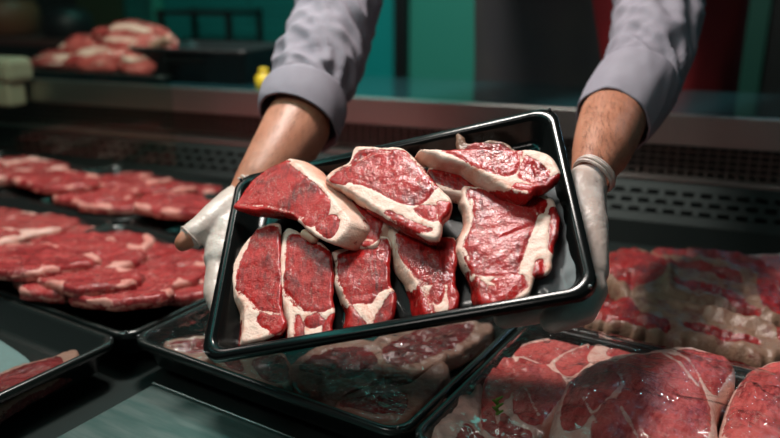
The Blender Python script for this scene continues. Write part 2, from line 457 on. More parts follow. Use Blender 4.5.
# held tray
Mh = np.array([[0.9575467953065246, 0.0002347218605337903, -0.2882777821890338], [-0.14487296914301362, 0.864941846663363, -0.48050746581315484], [0.24923073167221427, 0.5018720422539404, 0.8282562982518707]])
HO = CAM + (np.array([-0.00235961, 0.79851108, 0.89411729]) - np.array([0, 0, 1.15])) * .75
HF = Frame(HO, Mh[:, 0], Mh[:, 1])
HW, HD, HDEP = .42 * .75, .28141217 * .75, .026
make_tray(HF, HW, HD, HDEP, 'glossy black tray of raw steaks held up by two gloved hands', M['tray'], None, 'serving_tray', .0085, .017)

# ------------------------------------------------------------------ meat slabs
def curve(P, n=2):
    P = np.array(P, float); a, b, c, d = np.roll(P, 1, 0), P, np.roll(P, -1, 0), np.roll(P, -2, 0); out = []
    for k in range(4):   # closed Catmull-Rom through the points
        t = k / 4; out.append(.5 * (2 * b + (-a + c) * t + (2 * a - 5 * b + 4 * c - d) * t * t + (-a + 3 * b - 3 * c + d) * t ** 3))
    return np.stack(out, 1).reshape(-1, 2)
def sdist(X, P):
    """signed distance (positive inside) of points X to polygon P, and the nearest point"""
    A = P; B = np.roll(P, -1, 0); best = np.full(len(X), 1e9); near = np.zeros_like(X); ins = np.zeros(len(X), bool)
    for a, b in zip(A, B):
        d = b - a; t = np.clip(((X - a) @ d) / (d @ d + 1e-12), 0, 1); q = a + t[:, None] * d
        e = np.hypot(*(X - q).T); m = e < best; best[m] = e[m]; near[m] = q[m]
        c = (a[1] > X[:, 1]) != (b[1] > X[:, 1])
        xi = (b[0] - a[0]) * (X[:, 1] - a[1]) / (b[1] - a[1] + 1e-15) + a[0]
        ins ^= c & (X[:, 0] < xi)
    return np.where(ins, best, -best), near
def pdist(X, P):
    best = np.full(len(X), 1e9)
    for a, b in zip(P[:-1], P[1:]):
        d = b - a; t = np.clip(((X - a) @ d) / (d @ d + 1e-12), 0, 1); q = a + t[:, None] * d
        best = np.minimum(best, np.hypot(*(X - q).T))
    return best

def slab(name, fr, pl, outline, T, lean, fat, m, label, cat, group=None, shift=(0, 0), cell=.0013, rnd=.0024, wall=.75, amp=.0010, seed=0, s=.003, dome=0.0, jitter=.0006, split=True, relief=(), wallgrad=True):
    """a cut of meat: outline, lean regions and fat strokes in local metres on the plane pl of the frame fr"""
    out = curve(outline, 2)
    # denser outline with organic jitter
    dens = []
    for a, b in zip(out, np.roll(out, -1, 0)):
        k = max(1, int(np.hypot(*(b - a)) / (cell * 1.2)))
        for q in range(k): dens.append(a + (b - a) * q / k)
    out = np.array([p + jitter * np.array([mnoise.noise(Vector((p[0] * 95, p[1] * 95, seed))), mnoise.noise(Vector((p[0] * 95, p[1] * 95, seed + 9.3)))]) * 2 for p in dens])
    lo = out.min(0) - cell; hi = out.max(0) + cell
    nx = int((hi[0] - lo[0]) / cell) + 2; ny = int((hi[1] - lo[1]) / cell) + 2
    gx, gy = np.meshgrid(lo[0] + np.arange(nx) * cell, lo[1] + np.arange(ny) * cell, indexing='ij')
    X = np.stack([gx.ravel(), gy.ravel()], 1)
    D, NR = sdist(X, out)
    keep = D > -cell * .55
    K = keep.reshape(nx, ny)
    cells = K[:-1, :-1] & K[1:, :-1] & K[1:, 1:] & K[:-1, 1:]
    # drop cells with all corners outside
    Di = (D > 0).reshape(nx, ny); anyin = Di[:-1, :-1] | Di[1:, :-1] | Di[1:, 1:] | Di[:-1, 1:]
    cells &= anyin
    idx = -np.ones(nx * ny, int); faces = []
    ii, jj = np.nonzero(cells)
    quads = np.stack([ii * ny + jj, (ii + 1) * ny + jj, (ii + 1) * ny + jj + 1, ii * ny + jj + 1], 1)
    used = np.unique(quads); idx[used] = np.arange(len(used)); quads = idx[quads]
    X = X[used]; D = D[used]; NR = NR[used]
    # boundary
    ed = {}
    for q in quads:
        for k in range(4):
            a, b = int(q[k]), int(q[(k + 1) % 4]); ed[(a, b)] = True
    bed = [(a, b) for (a, b) in ed if (b, a) not in ed]
    bv = sorted({v for e in bed for v in e}); 
    for v in bv: X[v] = NR[v]; D[v] = 0
    D = np.maximum(D, 0)
    # fat field; the fat cap faces the side the cut leans to
    shn = np.array(shift, float); sl_ = np.hypot(*shn); cen0 = X.mean(0)
    def away(Q, Dq=None):
        if sl_ < 1e-5: return np.zeros(len(Q))
        o_ = Q - cen0; o_ = o_ / (np.hypot(*o_.T)[:, None] + 1e-9)
        a_ = np.clip(-(o_ @ (shn / sl_)) * 2.2 + .1, 0, 1)
        return a_ if Dq is None else a_ * np.clip(1 - Dq / .006, 0, 1)
    Fd = np.full(len(X), .5 if not len(lean) else 1.0)
    if len(lean):
        sd = np.full(len(X), -1e9)
        for lp in lean: sd = np.maximum(sd, sdist(X, curve(lp, 2))[0])
        sd = sd + (.0009 if m is M['beef'] else .0003) + .0035 * away(X, D)
        Fd = np.clip(-sd / s, -1, 1)
    else: Fd[:] = -1
    for st, wd in fat:
        Fd = np.maximum(Fd, np.clip((wd / 2 - pdist(X, np.array(st))) / s, -1, 1))
    Fa = Fd * .5 + .5
    z0, zu, zv = pl
    def und(x, y, k=1.0, o=0): return mnoise.noise(Vector((x * 55 + seed * 3.1, y * 55, o))) * k + .5 * mnoise.noise(Vector((x * 140, y * 140 + seed, o))) * k
    Z = z0 + X @ np.array([zu, zv])
    r = np.minimum(D / rnd, 1); Z = Z - rnd * .8 * (1 - np.sqrt(np.maximum(0, 1 - (1 - r) ** 2)))
    mx = D.max() + 1e-9
    Z += dome * np.sqrt(np.clip(D / mx, 0, 1)) + amp * np.array([und(x, y) for x, y in X]) * np.clip(D / .004, 0.2, 1)
    for st, wd, hh_ in relief: Z += hh_ * np.exp(-(pdist(X, np.array(st)) / (wd / 2)) ** 2)
    Z += -.0007 * np.exp(-(Fd / .35) ** 2) * (D > .002)            # grooves along the seams between fat and lean
    V = [np.column_stack([X, Z])]; FA = [Fa]; RI = [np.zeros(len(X))]; quads = [tuple(map(int, q)) for q in quads]
    # walls
    sh = np.array(shift, float); nb = len(X); LAY = 7; aw = away(X[bv])
    zt = Z[bv]; mp = {v: i for i, v in enumerate(bv)}
    cen = X.mean(0)
    for l in range(1, LAY + 1):
        t = l / LAY
        P = []; fa = []
        for i, v in enumerate(bv):
            x = X[v]; o_ = x - cen; o_ = o_ / (np.hypot(*o_) + 1e-9)
            wob = .0012 * mnoise.noise(Vector((x[0] * 45, x[1] * 45, t * 2.2 + seed))) * min(1, t * 2)
            bul = min(.12 * T, .0022) * math.sin(math.pi * t)
            p = x + sh * t + o_ * (bul + wob - (.0015 if l == LAY else 0))
            P.append((p[0], p[1], zt[i] - T * t))
            if wallgrad:
                f0 = Fa[v]; k = min(1, t * 2.5); wn = wall * (1 - aw[i]) + .15 * aw[i] + .35 * mnoise.noise(Vector((x[0] * 60, x[1] * 60, t * 3 + seed * 2)))
                fa.append(f0 * (1 - k) + np.clip(wn, 0, 1) * k)
            else: fa.append(Fa[v])
        V.append(np.array(P)); FA.append(np.array(fa)); RI.append(np.full(len(fa), min(1, t * 3)))
        base = nb + (l - 1) * len(bv); prev = nb + (l - 2) * len(bv)
        for a, b in bed:
            ia, ib = mp[a], mp[b]
            ta, tb = (a, b) if l == 1 else (prev + ia, prev + ib)
            quads.append((ta, base + ia, base + ib, tb))
    # underside: fan to centre
    last = nb + (LAY - 1) * len(bv); V.append(np.array([[cen[0] + sh[0], cen[1] + sh[1], zt.mean() - T]])); FA.append(np.array([.3])); RI.append(np.array([1.0]))
    cidx = nb + LAY * len(bv)
    for a, b in bed: quads.append((last + mp[a], cidx, last + mp[b]))
    V = np.vstack(V); FA = np.concatenate(FA); RI = np.concatenate(RI)
    me = bpy.data.meshes.new(name); me.from_pydata([tuple(map(float, v)) for v in V], [], quads); me.update()
    me.polygons.foreach_set('use_smooth', [True] * len(me.polygons))
    root = empty(name, fr.matrix(), label, cat, group)
    nrm = np.zeros(len(V) * 3); me.vertices.foreach_get('normal', nrm); nrm = nrm.reshape(-1, 3)
    def sub(nm, sel):
        if len(sel) < 4: return None
        vs = sorted({v for f in sel for v in f}); mm = {v: i for i, v in enumerate(vs)}
        e = bpy.data.meshes.new(nm); e.from_pydata([tuple(map(float, V[v])) for v in vs], [], [tuple(mm[v] for v in f) for f in sel]); e.update()
        e.polygons.foreach_set('use_smooth', [True] * len(e.polygons))
        at = e.attributes.new('fat', 'FLOAT', 'POINT'); at.data.foreach_set('value', [float(FA[v]) for v in vs]); e.attributes.new('rind', 'FLOAT', 'POINT').data.foreach_set('value', [float(RI[v]) for v in vs])
        e.normals_split_custom_set_from_vertices([tuple(nrm[v]) for v in vs])
        e.materials.append(m); o = bpy.data.objects.new(nm, e); COL.objects.link(o); o.parent = root
        return o
    if split:
        isf = [np.mean(FA[list(f)]) > .52 for f in quads]
        sub('lean_meat', [f for f, k in zip(quads, isf) if not k]); sub('fat', [f for f, k in zip(quads, isf) if k])
    else: sub('lean_meat', quads)
    bpy.data.meshes.remove(me)
    return root

class Z:
    """reads outlines off a zoomed crop: origin and magnification"""
    def __init__(s, ox, oy, k): s.ox, s.oy, s.k = ox, oy, k
    def pts(s, L): return [(s.ox + x / s.k, s.oy + y / s.k) for x, y in L]
def traced(name, fr, zm, pl, T, outline, lean, fat, m, label, cat, group=None, bot=None, relief=(), **kw):
    loc = lambda L: [fr.plane(x, y, pl) for x, y in zm.pts(L)]
    O = loc(outline)
    sh = (0, 0)
    if bot is not None:   # bottom of the cut displaced in the picture by this many crop pixels
        c = np.mean(zm.pts(outline), 0); d = np.array(bot) / zm.k
        lowpl = (pl[0] - T, pl[1], pl[2])
        sh = fr.plane(c[0] + d[0], c[1] + d[1], lowpl) - fr.plane(c[0], c[1], pl)
    sc = np.linalg.norm(fr.plane(*zm.pts([(100, 100)])[0], pl) - fr.plane(*zm.pts([(101, 100)])[0], pl))
    return slab(name, fr, pl, O, T, [loc(l) for l in lean], [(loc(st), wd * sc) for st, wd in fat], m, label, cat, group, shift=sh, relief=[(loc(st), wd * sc, h_) for st, wd, h_ in relief], **kw)

G = 'raw steaks on the held tray'
z1 = Z(225, 145, 3.98); z2 = Z(320, 135, 3.807); z3 = Z(405, 110, 3.9); z4 = Z(220, 215, 3.128); z5 = Z(320, 215, 3.653); z6 = Z(440, 180, 3.13)
FL = -HDEP + .003
# lower row, leaning; plane heights are relative to the rim plane
traced('steak', HF, z4, (-.006, .0, .03), .016,
       [(118, 38), (150, 28), (188, 30), (188, 120), (194, 200), (194, 300), (208, 335), (190, 366), (150, 380), (105, 392), (66, 398), (64, 385), (70, 330), (70, 285), (42, 240), (36, 190), (44, 140), (60, 110), (80, 80), (100, 60)],
       [[(112, 50), (180, 42), (184, 150), (188, 250), (196, 318), (150, 308), (112, 292), (90, 262), (56, 236), (54, 190), (72, 130), (92, 92)],
        [(118, 322), (140, 308), (195, 325), (192, 345), (165, 360), (128, 342)]], [([(60, 240), (95, 275), (120, 300), (190, 310)], 7)],
       M['beef'], 'leftmost raw steak of the lower row, pale fat along its left side', 'steak', G, bot=(-14, 22), seed=1)
traced('steak', HF, z4, (-.007, .0, .03), .015,
       [(208, 40), (240, 50), (330, 95), (352, 150), (352, 250), (356, 300), (348, 345), (350, 380), (250, 390), (215, 385), (212, 330), (198, 280), (186, 230), (186, 160), (192, 90)],
       [[(212, 70), (250, 65), (330, 110), (346, 130), (346, 262), (320, 302), (270, 302), (228, 275), (198, 235), (204, 150)],
        [(268, 325), (298, 315), (322, 328), (305, 345), (275, 348)], [(240, 315), (258, 345), (255, 380), (238, 370)], [(325, 340), (345, 318), (345, 350), (325, 378)]],
       [([(205, 60), (200, 150), (192, 230), (225, 285)], 9), ([(200, 240), (265, 305), (330, 305)], 6)],
       M['beef'], 'second raw steak from the left in the lower row of the held tray', 'steak', G, bot=(-16, 16), seed=2)
traced('steak', HF, z5, (-.007, .0, .03), .015,
       [(48, 130), (150, 105), (250, 75), (254, 180), (256, 250), (278, 300), (262, 380), (200, 400), (98, 412), (104, 350), (76, 285), (54, 235), (60, 175)],
       [[(66, 150), (160, 120), (245, 95), (250, 240), (205, 285), (185, 318), (150, 318), (110, 315), (88, 285), (66, 235)],
        [(205, 385), (228, 330), (258, 292), (262, 320), (245, 385)], [(105, 345), (125, 350), (155, 385), (150, 405), (112, 408)]],
       [([(60, 150), (58, 220), (85, 290), (105, 330)], 9), ([(150, 330), (230, 320)], 6)],
       M['beef'], 'middle raw steak of the lower row with a pale wedge of fat at its foot', 'steak', G, bot=(-18, 10), seed=3)
traced('steak', HF, z5, (-.005, .0, .03), .017,
       [(262, 30), (300, 50), (400, 80), (488, 80), (498, 150), (494, 230), (505, 330), (450, 358), (380, 372), (352, 270), (298, 175), (272, 110)],
       [[(290, 62), (370, 75), (480, 90), (490, 150), (488, 222), (462, 248), (385, 250), (342, 212), (302, 160), (286, 110)],
        [(402, 300), (412, 262), (440, 245), (452, 275), (432, 322)], [(362, 262), (385, 285), (412, 350), (385, 360)], [(468, 265), (488, 240), (496, 320), (480, 335)]],
       [([(300, 170), (350, 235), (390, 250)], 9), ([(380, 225), (440, 200), (480, 212)], 2.5), ([(370, 262), (400, 330), (410, 360)], 7)],
       M['beef'], 'fourth steak of the lower row, thick cream and orange fat down its left', 'steak', G, bot=(-42, 14), seed=4, wall=.85)
traced('steak', HF, z6, (-.001, .0, .02), .020,
       [(70, 22), (110, 16), (230, 36), (335, 45), (368, 90), (375, 150), (352, 220), (345, 285), (300, 300), (290, 328), (270, 362), (200, 380), (130, 392), (108, 310), (68, 240), (54, 200), (92, 130), (74, 70)],
       [[(85, 40), (110, 28), (230, 48), (325, 62), (318, 110), (300, 150), (262, 250), (235, 292), (180, 296), (120, 290), (78, 240), (82, 190), (104, 135), (98, 80)],
        [(160, 318), (215, 300), (262, 305), (250, 345), (185, 368), (160, 345)], [(120, 310), (150, 345), (165, 380), (138, 388)], [(345, 90), (368, 100), (368, 160), (350, 215), (345, 150)], [(290, 265), (315, 250), (318, 275), (298, 288)]],
       [([(98, 60), (98, 130), (66, 200), (90, 250)], 10), ([(325, 120), (300, 190), (268, 280)], 42), ([(130, 310), (170, 330)], 12), ([(200, 175), (260, 150), (300, 140)], 2.5), ([(290, 85), (305, 110)], 6)],
       M['beef'], 'largest raw steak, at the right end of the lower row', 'steak', G, bot=(-26, 14), seed=5)
# upper row
traced('steak', HF, z1, (.012, .02, .05), .020,
       [(30, 242), (52, 212), (86, 165), (125, 120), (185, 82), (240, 58), (272, 52), (300, 75), (345, 120), (395, 160), (440, 215), (490, 275), (500, 320), (440, 388), (400, 378), (340, 345), (300, 310), (255, 275), (150, 262), (60, 258)],
       [[(42, 235), (92, 162), (130, 125), (185, 90), (248, 64), (285, 90), (335, 130), (385, 185), (408, 215), (415, 240), (398, 285), (348, 320), (320, 310), (300, 285), (262, 255), (150, 235), (70, 240)],
        [(362, 325), (395, 290), (430, 278), (450, 300), (440, 345), (415, 368), (385, 350)], [(45, 246), (160, 250), (250, 266), (285, 290), (200, 268)]],
       [([(60, 238), (150, 240), (250, 262), (310, 290)], 5), ([(262, 70), (330, 120), (395, 170), (440, 240), (480, 300), (440, 370)], 14), ([(90, 190), (150, 130), (210, 95)], 2)],
       M['beef'], 'left steak of the upper row, small oval of lean in its fat', 'steak', G, bot=(95, 28), seed=6, wall=.8)
traced('steak', HF, z2, (.014, .0, .05), .018,
       [(20, 168), (50, 130), (108, 100), (128, 48), (160, 40), (240, 44), (300, 44), (345, 72), (390, 122), (432, 172), (470, 212), (498, 245), (490, 292), (465, 320), (455, 385), (410, 390), (300, 340), (222, 292), (150, 240), (85, 200)],
       [[(40, 168), (80, 130), (118, 108), (150, 62), (250, 58), (310, 60), (352, 90), (412, 158), (428, 200), (402, 245), (350, 264), (270, 238), (215, 208), (150, 185), (85, 185)],
        [(360, 278), (430, 270), (436, 322), (400, 312)], [(452, 255), (482, 268), (480, 300), (458, 315)], [(260, 290), (350, 330), (420, 360), (350, 345)]],
       [([(70, 135), (150, 95), (200, 65), (270, 62)], 6), ([(110, 190), (200, 235), (300, 280), (400, 330)], 22), ([(345, 80), (420, 165), (440, 220)], 8), ([(160, 175), (200, 188), (218, 170)], 2.5)],
       M['beef'], 'middle steak of the upper row, broad lean with ragged white fat below', 'steak', G, bot=(-2, 26), seed=7, wall=.7)
traced('steak', HF, z3, (.013, .02, .05), .022,
       [(60, 148), (100, 150), (150, 150), (240, 150), (350, 148), (440, 152), (520, 155), (572, 180), (602, 232), (598, 268), (560, 292), (515, 305), (485, 330), (425, 318), (355, 280), (290, 240), (225, 205), (150, 185), (90, 165)],
       [[(148, 156), (300, 152), (430, 160), (452, 188), (438, 232), (400, 252), (355, 245), (280, 218), (205, 182)],
        [(445, 225), (470, 182), (512, 200), (545, 222), (560, 268), (505, 282), (450, 262)], [(430, 285), (480, 292), (530, 298), (480, 318), (430, 302)], [(570, 262), (592, 262), (580, 285), (565, 288)]],
       [([(60, 155), (150, 165), (230, 200), (330, 262), (430, 312), (480, 322)], 12), ([(440, 160), (455, 195), (440, 240), (400, 265)], 7), ([(500, 205), (515, 255)], 3)],
       M['beef'], 'right steak of the upper row, lying beside the far corner of the tray', 'steak', G, bot=(-40, 50), seed=8, wall=.95)
# scrap of meat and connective tissue against the back wall of the held tray
traced('meat_scrap', HF, z3, (.004, .0, .0), .014,
       [(198, 95), (215, 84), (232, 110), (245, 130), (300, 122), (350, 118), (420, 138), (430, 165), (300, 175), (215, 165), (200, 130)],
       [[(245, 138), (350, 128), (400, 145), (400, 170), (260, 170)]], [], M['ribs'], 'ragged grey and red scrap of meat against the far wall of the tray', 'meat', None, seed=9, amp=.004, jitter=.002)
# lean trimmings lying between the two rows
traced('steak', HF, z2, (-.004, .0, .02), .014, [(150, 235), (240, 290), (300, 330), (240, 345), (210, 420), (120, 410), (90, 330), (100, 270)],
       [[(150, 240), (240, 300), (230, 345), (200, 410), (125, 400), (100, 300)]], [([(120, 390), (200, 400)], 8)], M['beef'], 'dark red steak mostly hidden between the left and middle upper steaks', 'steak', G, seed=11)
traced('steak', HF, z3, (-.004, .0, .02), .014, [(90, 225), (200, 230), (300, 250), (330, 300), (260, 330), (170, 320), (110, 290)],
       [[(95, 235), (200, 240), (290, 255), (310, 300), (180, 305), (120, 280)]], [([(110, 285), (180, 310)], 10)], M['beef'], 'dark red steak showing beneath the fat side of the right upper steak', 'steak', G, seed=12)
# knob of bone under the left upper steak
q = MB(); c0 = HF.R @ (W(305, 234, .652) - HF.o)
q.capsule(c0, c0 + [.007, -.004, -.003], .0042, .005, 14); o = q.build('bone_knob', M['bone'], bpy.data.objects['steak.005'], True); o['label'] = 'pale rounded end of bone'

# crumpled clear film in the lower right of the held tray
fb = MB(); n = 26
us = np.linspace(.098, .146, n); vs = np.linspace(-.092, .03, n * 2)
pts = [(u, v, -.019 + .005 * mnoise.noise(Vector((u * 50, v * 35, 2))) + .0015 * mnoise.noise(Vector((u * 160, v * 120, 5))) + max(0, u - .135) * .9) for v in vs for u in us]
fb.add(pts, [(j * n + i, j * n + i + 1, (j + 1) * n + i + 1, (j + 1) * n + i) for j in range(2 * n - 1) for i in range(n - 1)])
o = fb.build('plastic_film', M['film2'], None, True); o.matrix_world = HF.matrix()
tag(o, 'crumpled clear plastic film in the lower right of the held tray', 'film')
# ------------------------------------------------------------------ meat in the display case
def blob(cx, cy, rx, ry, ang, seed, n=14, k=.16):
    P = []
    for i in range(n):
        t = 2 * math.pi * i / n; r = 1 + k * 1.6 * mnoise.noise(Vector((math.cos(t) * 1.4, math.sin(t) * 1.4, seed * 5.7)))
        x, y = rx * r * math.cos(t), ry * r * math.sin(t)
        P.append((cx + x * math.cos(ang) - y * math.sin(ang), cy + x * math.sin(ang) + y * math.cos(ang)))
    return P
ROWN = {1: ['single'], 2: ['front', 'back'], 3: ['front', 'middle', 'back'], 4: ['front', 'second', 'third', 'back']}
COLN = ['leftmost', 'second', 'third', 'fourth', 'fifth']
def slices(key, nx, ny, m, what, group, rx=.058, ry=.044, z=-.008, T=.012, seed=0, skip=(), name='meat_slice'):
    fr = TF[key]; rnd_ = random.Random(seed)
    for j in reversed(range(ny)):
        for i in range(nx):
            if (i, j) in skip: continue
            sd = seed + i * 3.7 + j * 11.3
            cx = -.118 + .236 * (i + .5 * (j % 2) * .6) / max(1, nx - 1) * .95; cy = -.083 + .166 * j / max(1, ny - 1) if ny > 1 else 0
            cx += rnd_.uniform(-.008, .008); cy += rnd_.uniform(-.006, .006)
            cx = max(-.150 + rx * .72, min(.148 - rx * .80, cx)); cy = max(-.114 + ry * .74, min(.112 - ry * .8, cy))
            ang = rnd_.uniform(-.5, .6); a = rx * rnd_.uniform(.88, 1.08); b_ = ry * rnd_.uniform(.9, 1.12)
            out = blob(cx, cy, a, b_, ang, sd)
            ca, sa = math.cos(ang), math.sin(ang)
            def sub(dx, dy, fx, fy, q): return blob(cx + dx * a * ca - dy * b_ * sa, cy + dx * a * sa + dy * b_ * ca, a * fx, b_ * fy, ang + rnd_.uniform(-.4, .4), sd + q, 10, .25)
            lean = [sub(-.36, .05, .60, .88, 1), sub(.48, .42, .52, .52, 2), sub(.46, -.46, .54, .50, 3)]
            if rnd_.random() < .3: lean = [sub(-.05, .14, .98, .80, 1), sub(.2, -.78, .6, .24, 2)]
            zz = z + .010 * (ny - 1 - j) / max(1, ny - 1) + .005 * (i % 2)
            pos = '%s slice of the %s row' % (COLN[i], ROWN[ny][j]) if ny > 1 else '%s slice' % COLN[i]
            slab(name, fr, (zz + .10 * cx * -1, rnd_.uniform(-.02, .14), rnd_.uniform(-.16, -.05)), out, T, lean, [], m,
                 '%s, %s' % (what, pos), 'meat', group, cell=.0022, rnd=.0032, wall=.55, amp=.003, seed=sd, s=.0035, jitter=.002, split=False)
slices('ml', 5, 3, M['chop'], 'pink-red meat slice in the big left tray', 'slices in the big left tray', seed=3, z=-.002, ry=.054, rx=.060)
slices('ul2', 3, 2, M['pale'], 'pale pink slice in the tray at the left edge', 'slices in the left edge tray', seed=40, rx=.08, ry=.07, z=-.004)
slices('um', 4, 3, M['chop'], 'red slice in the tray behind the gloved thumb', 'slices behind the gloved thumb', seed=60, z=.002, ry=.054, rx=.064)
slices('ul', 4, 3, M['chop'], 'red slice in the back-row tray left of the thumb', 'slices in the back-row tray', seed=80, rx=.066, ry=.055, z=.002)
slices('far', 3, 2, M['pale'], 'pale red slice in the farthest tray', 'slices in the farthest tray', seed=100, rx=.09, ry=.075, z=.004, T=.02)

# nearly empty tray at the bottom left
zc = Z(0, 280, 2.775)
fr = TF['bl']
b = MB(); pp = [fr.plane(x, y, (-.027, 0, 0)) for x, y in zc.pts([(-150, 100), (-60, 130), (10, 172), (82, 224), (60, 250), (0, 285), (-150, 330)])]
nn = []
pad = curve(pp, 2) * [1, 1]
b.rings([[(x, y, -.0315) for x, y in pad], [(x, y, -.0275) for x, y in pad], [(x * .97, y * .97, -.0265) for x, y in pad]])
o = b.build('absorbent_pad', mat('pad', (.09, .15, .145), .8, bump=(90, .6, .002)), None, True); o.matrix_world = fr.matrix()
tag(o, 'pale teal-grey absorbent pad in the nearly empty bottom left tray', 'pad')
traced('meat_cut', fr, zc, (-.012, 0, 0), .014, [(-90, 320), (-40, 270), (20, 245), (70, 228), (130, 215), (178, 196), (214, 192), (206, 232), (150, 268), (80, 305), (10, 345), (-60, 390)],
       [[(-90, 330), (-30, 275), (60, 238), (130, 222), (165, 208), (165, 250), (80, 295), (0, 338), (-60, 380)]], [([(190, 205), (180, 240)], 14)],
       M['dark_shaded'], 'single dark red cut lying alone in the bottom left tray', 'meat', None, cell=.002, amp=.002, seed=20, wall=.3)

# tray under the held tray; its cuts carry the shade in their colour
zm = Z(120, 320, 3.0); fr = TF['mid']
GM = 'shade-darkened cuts under the held tray'
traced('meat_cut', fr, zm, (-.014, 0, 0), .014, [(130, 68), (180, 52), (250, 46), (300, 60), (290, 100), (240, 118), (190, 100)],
       [[(150, 68), (250, 56), (270, 90), (200, 95)]], [([(140, 70), (200, 75)], 12)], M['dark_shaded'], 'small pink trimming at the left end of the tray beneath the held one', 'meat', None, cell=.002, amp=.003, seed=21)
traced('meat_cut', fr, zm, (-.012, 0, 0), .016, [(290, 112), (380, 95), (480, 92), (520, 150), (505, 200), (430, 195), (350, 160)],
       [[(400, 120), (480, 105), (505, 150), (495, 185), (430, 175)], [(310, 120), (350, 115), (370, 150), (340, 148)]], [], M['dark_shaded'], 'red cut with pale fat in the middle of the tray beneath the held one', 'meat', None, cell=.002, seed=22)
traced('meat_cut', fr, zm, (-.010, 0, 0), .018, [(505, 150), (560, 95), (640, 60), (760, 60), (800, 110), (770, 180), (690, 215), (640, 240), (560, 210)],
       [[(540, 140), (640, 85), (740, 85), (770, 130), (700, 170), (600, 160)]], [([(520, 190), (620, 215), (690, 200)], 24)], M['dark_shaded'], 'maroon cut in shade-darkened colour with a tan fat edge beneath the held tray', 'meat', None, cell=.002, seed=23, amp=.003)
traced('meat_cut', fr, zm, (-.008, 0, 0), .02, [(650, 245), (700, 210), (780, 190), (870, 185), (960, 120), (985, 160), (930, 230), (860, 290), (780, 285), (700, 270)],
       [[(660, 248), (730, 225), (850, 215), (850, 275), (780, 275), (700, 262)]], [([(700, 210), (800, 200)], 12), ([(860, 270), (940, 200)], 16)], M['dark_shaded'], 'red cut with a pale tip, near right corner of the tray beneath the held one', 'meat', None, cell=.002, seed=24, amp=.003)
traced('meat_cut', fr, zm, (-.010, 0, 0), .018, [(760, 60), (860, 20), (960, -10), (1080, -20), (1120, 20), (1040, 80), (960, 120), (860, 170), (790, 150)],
       [[(790, 80), (900, 30), (1050, 10), (1030, 60), (900, 120), (820, 140)]], [([(900, 60), (1000, 40)], 10)], M['dark_shaded'], 'shade-darkened cut half hidden by fingers, far right of the tray under the held one', 'meat', None, cell=.002, seed=25, amp=.004)

# large round steaks, bottom right
zb = Z(560, 310, 3.423); zq = Z(380, 290, 2.958); fr = TF['br']
traced('round_steak', fr, zb, (.006, 0, 0), .03, [(-12, 320), (10, 270), (45, 225), (100, 192), (180, 162), (290, 150), (390, 130), (480, 146), (560, 166), (602, 196), (596, 250), (548, 300), (538, 360), (545, 450), (500, 520), (300, 560), (80, 540), (-20, 480), (-30, 400)],
       [[(205, 190), (330, 172), (420, 205), (478, 280), (510, 370), (500, 450), (420, 520), (300, 510), (235, 420), (190, 350), (215, 300), (196, 240)],
        [(20, 300), (60, 240), (120, 206), (180, 200), (188, 250), (200, 290), (170, 330), (100, 400), (60, 440), (5, 420)], [(110, 420), (175, 350), (215, 430), (270, 510), (130, 520)],
        [(400, 168), (480, 165), (575, 182), (590, 205), (550, 270), (520, 300), (480, 260), (440, 205)]],
       [([(75, 330), (100, 380), (120, 430)], 10), ([(340, 165), (400, 220), (470, 290)], 14), ([(190, 200), (215, 300), (190, 350)], 6), ([(480, 200), (560, 220)], 7), ([(200, 300), (250, 330)], 4), ([(500, 250), (530, 330)], 6), ([(290, 160), (420, 150), (560, 175)], 8)],
       M['roast'], 'largest round steak, at the bottom right, seamed with fat', 'steak', 'round steaks in the bottom right tray', cell=.0019, dome=.016, rnd=.009, seed=31, amp=.002)
traced('round_steak', fr, zb, (.008, 0, 0), .03, [(640, 215), (700, 192), (800, 190), (880, 260), (880, 420), (800, 540), (640, 550), (560, 500), (546, 420), (570, 330), (600, 262)],
       [[(650, 225), (720, 205), (820, 215), (850, 300), (830, 430), (720, 520), (610, 500), (560, 420), (585, 330), (615, 270)]],
       [([(600, 262), (575, 330), (555, 420)], 10), ([(640, 260), (600, 330)], 6), ([(690, 330), (740, 420)], 3)],
       M['roast'], 'round steak cut off by the right edge of the photo', 'steak', 'round steaks in the bottom right tray', cell=.0019, dome=.014, rnd=.009, seed=32, amp=.002)
traced('meat_slice', fr, zq, (-.010, 0, 0), .012, [(385, 178), (430, 155), (500, 138), (600, 134), (610, 150), (560, 200), (500, 250), (430, 240)],
       [[(400, 182), (480, 150), (600, 140), (590, 170), (520, 210), (440, 225)]], [([(390, 175), (450, 152), (520, 138)], 5)], M['roast'], 'dark slice leaning at the back of the bottom right tray', 'meat', None, cell=.002, seed=33)
traced('meat_slice', fr, zq, (-.006, 0, 0), .012, [(500, 220), (540, 185), (600, 160), (655, 152), (665, 175), (620, 240), (560, 270)],
       [[(520, 215), (570, 178), (645, 160), (640, 190), (580, 245), (545, 250)]], [([(510, 215), (560, 178), (640, 155)], 5)], M['roast'], 'small dark slice between the leaning slice and the big round steak', 'meat', None, cell=.002, seed=34)
traced('meat_cut', fr, zq, (-.006, 0, 0), .02, [(312, 235), (345, 200), (440, 195), (540, 240), (560, 290), (520, 360), (470, 410), (450, 470), (340, 480), (295, 410), (296, 320)],
       [[(320, 240), (350, 208), (395, 205), (390, 300), (340, 350), (350, 430), (310, 410), (302, 320)], [(405, 210), (470, 212), (535, 250), (548, 292), (500, 360), (455, 400), (410, 380), (395, 330)], [(360, 360), (400, 400), (450, 420), (430, 465), (360, 465)]],
       [([(398, 210), (395, 320), (350, 355)], 4), ([(430, 290), (470, 370)], 8)], M['roast'], 'deep red cut between pale ragged fat and the big round steak', 'meat', None, cell=.0019, seed=35, amp=.003, rnd=.007)
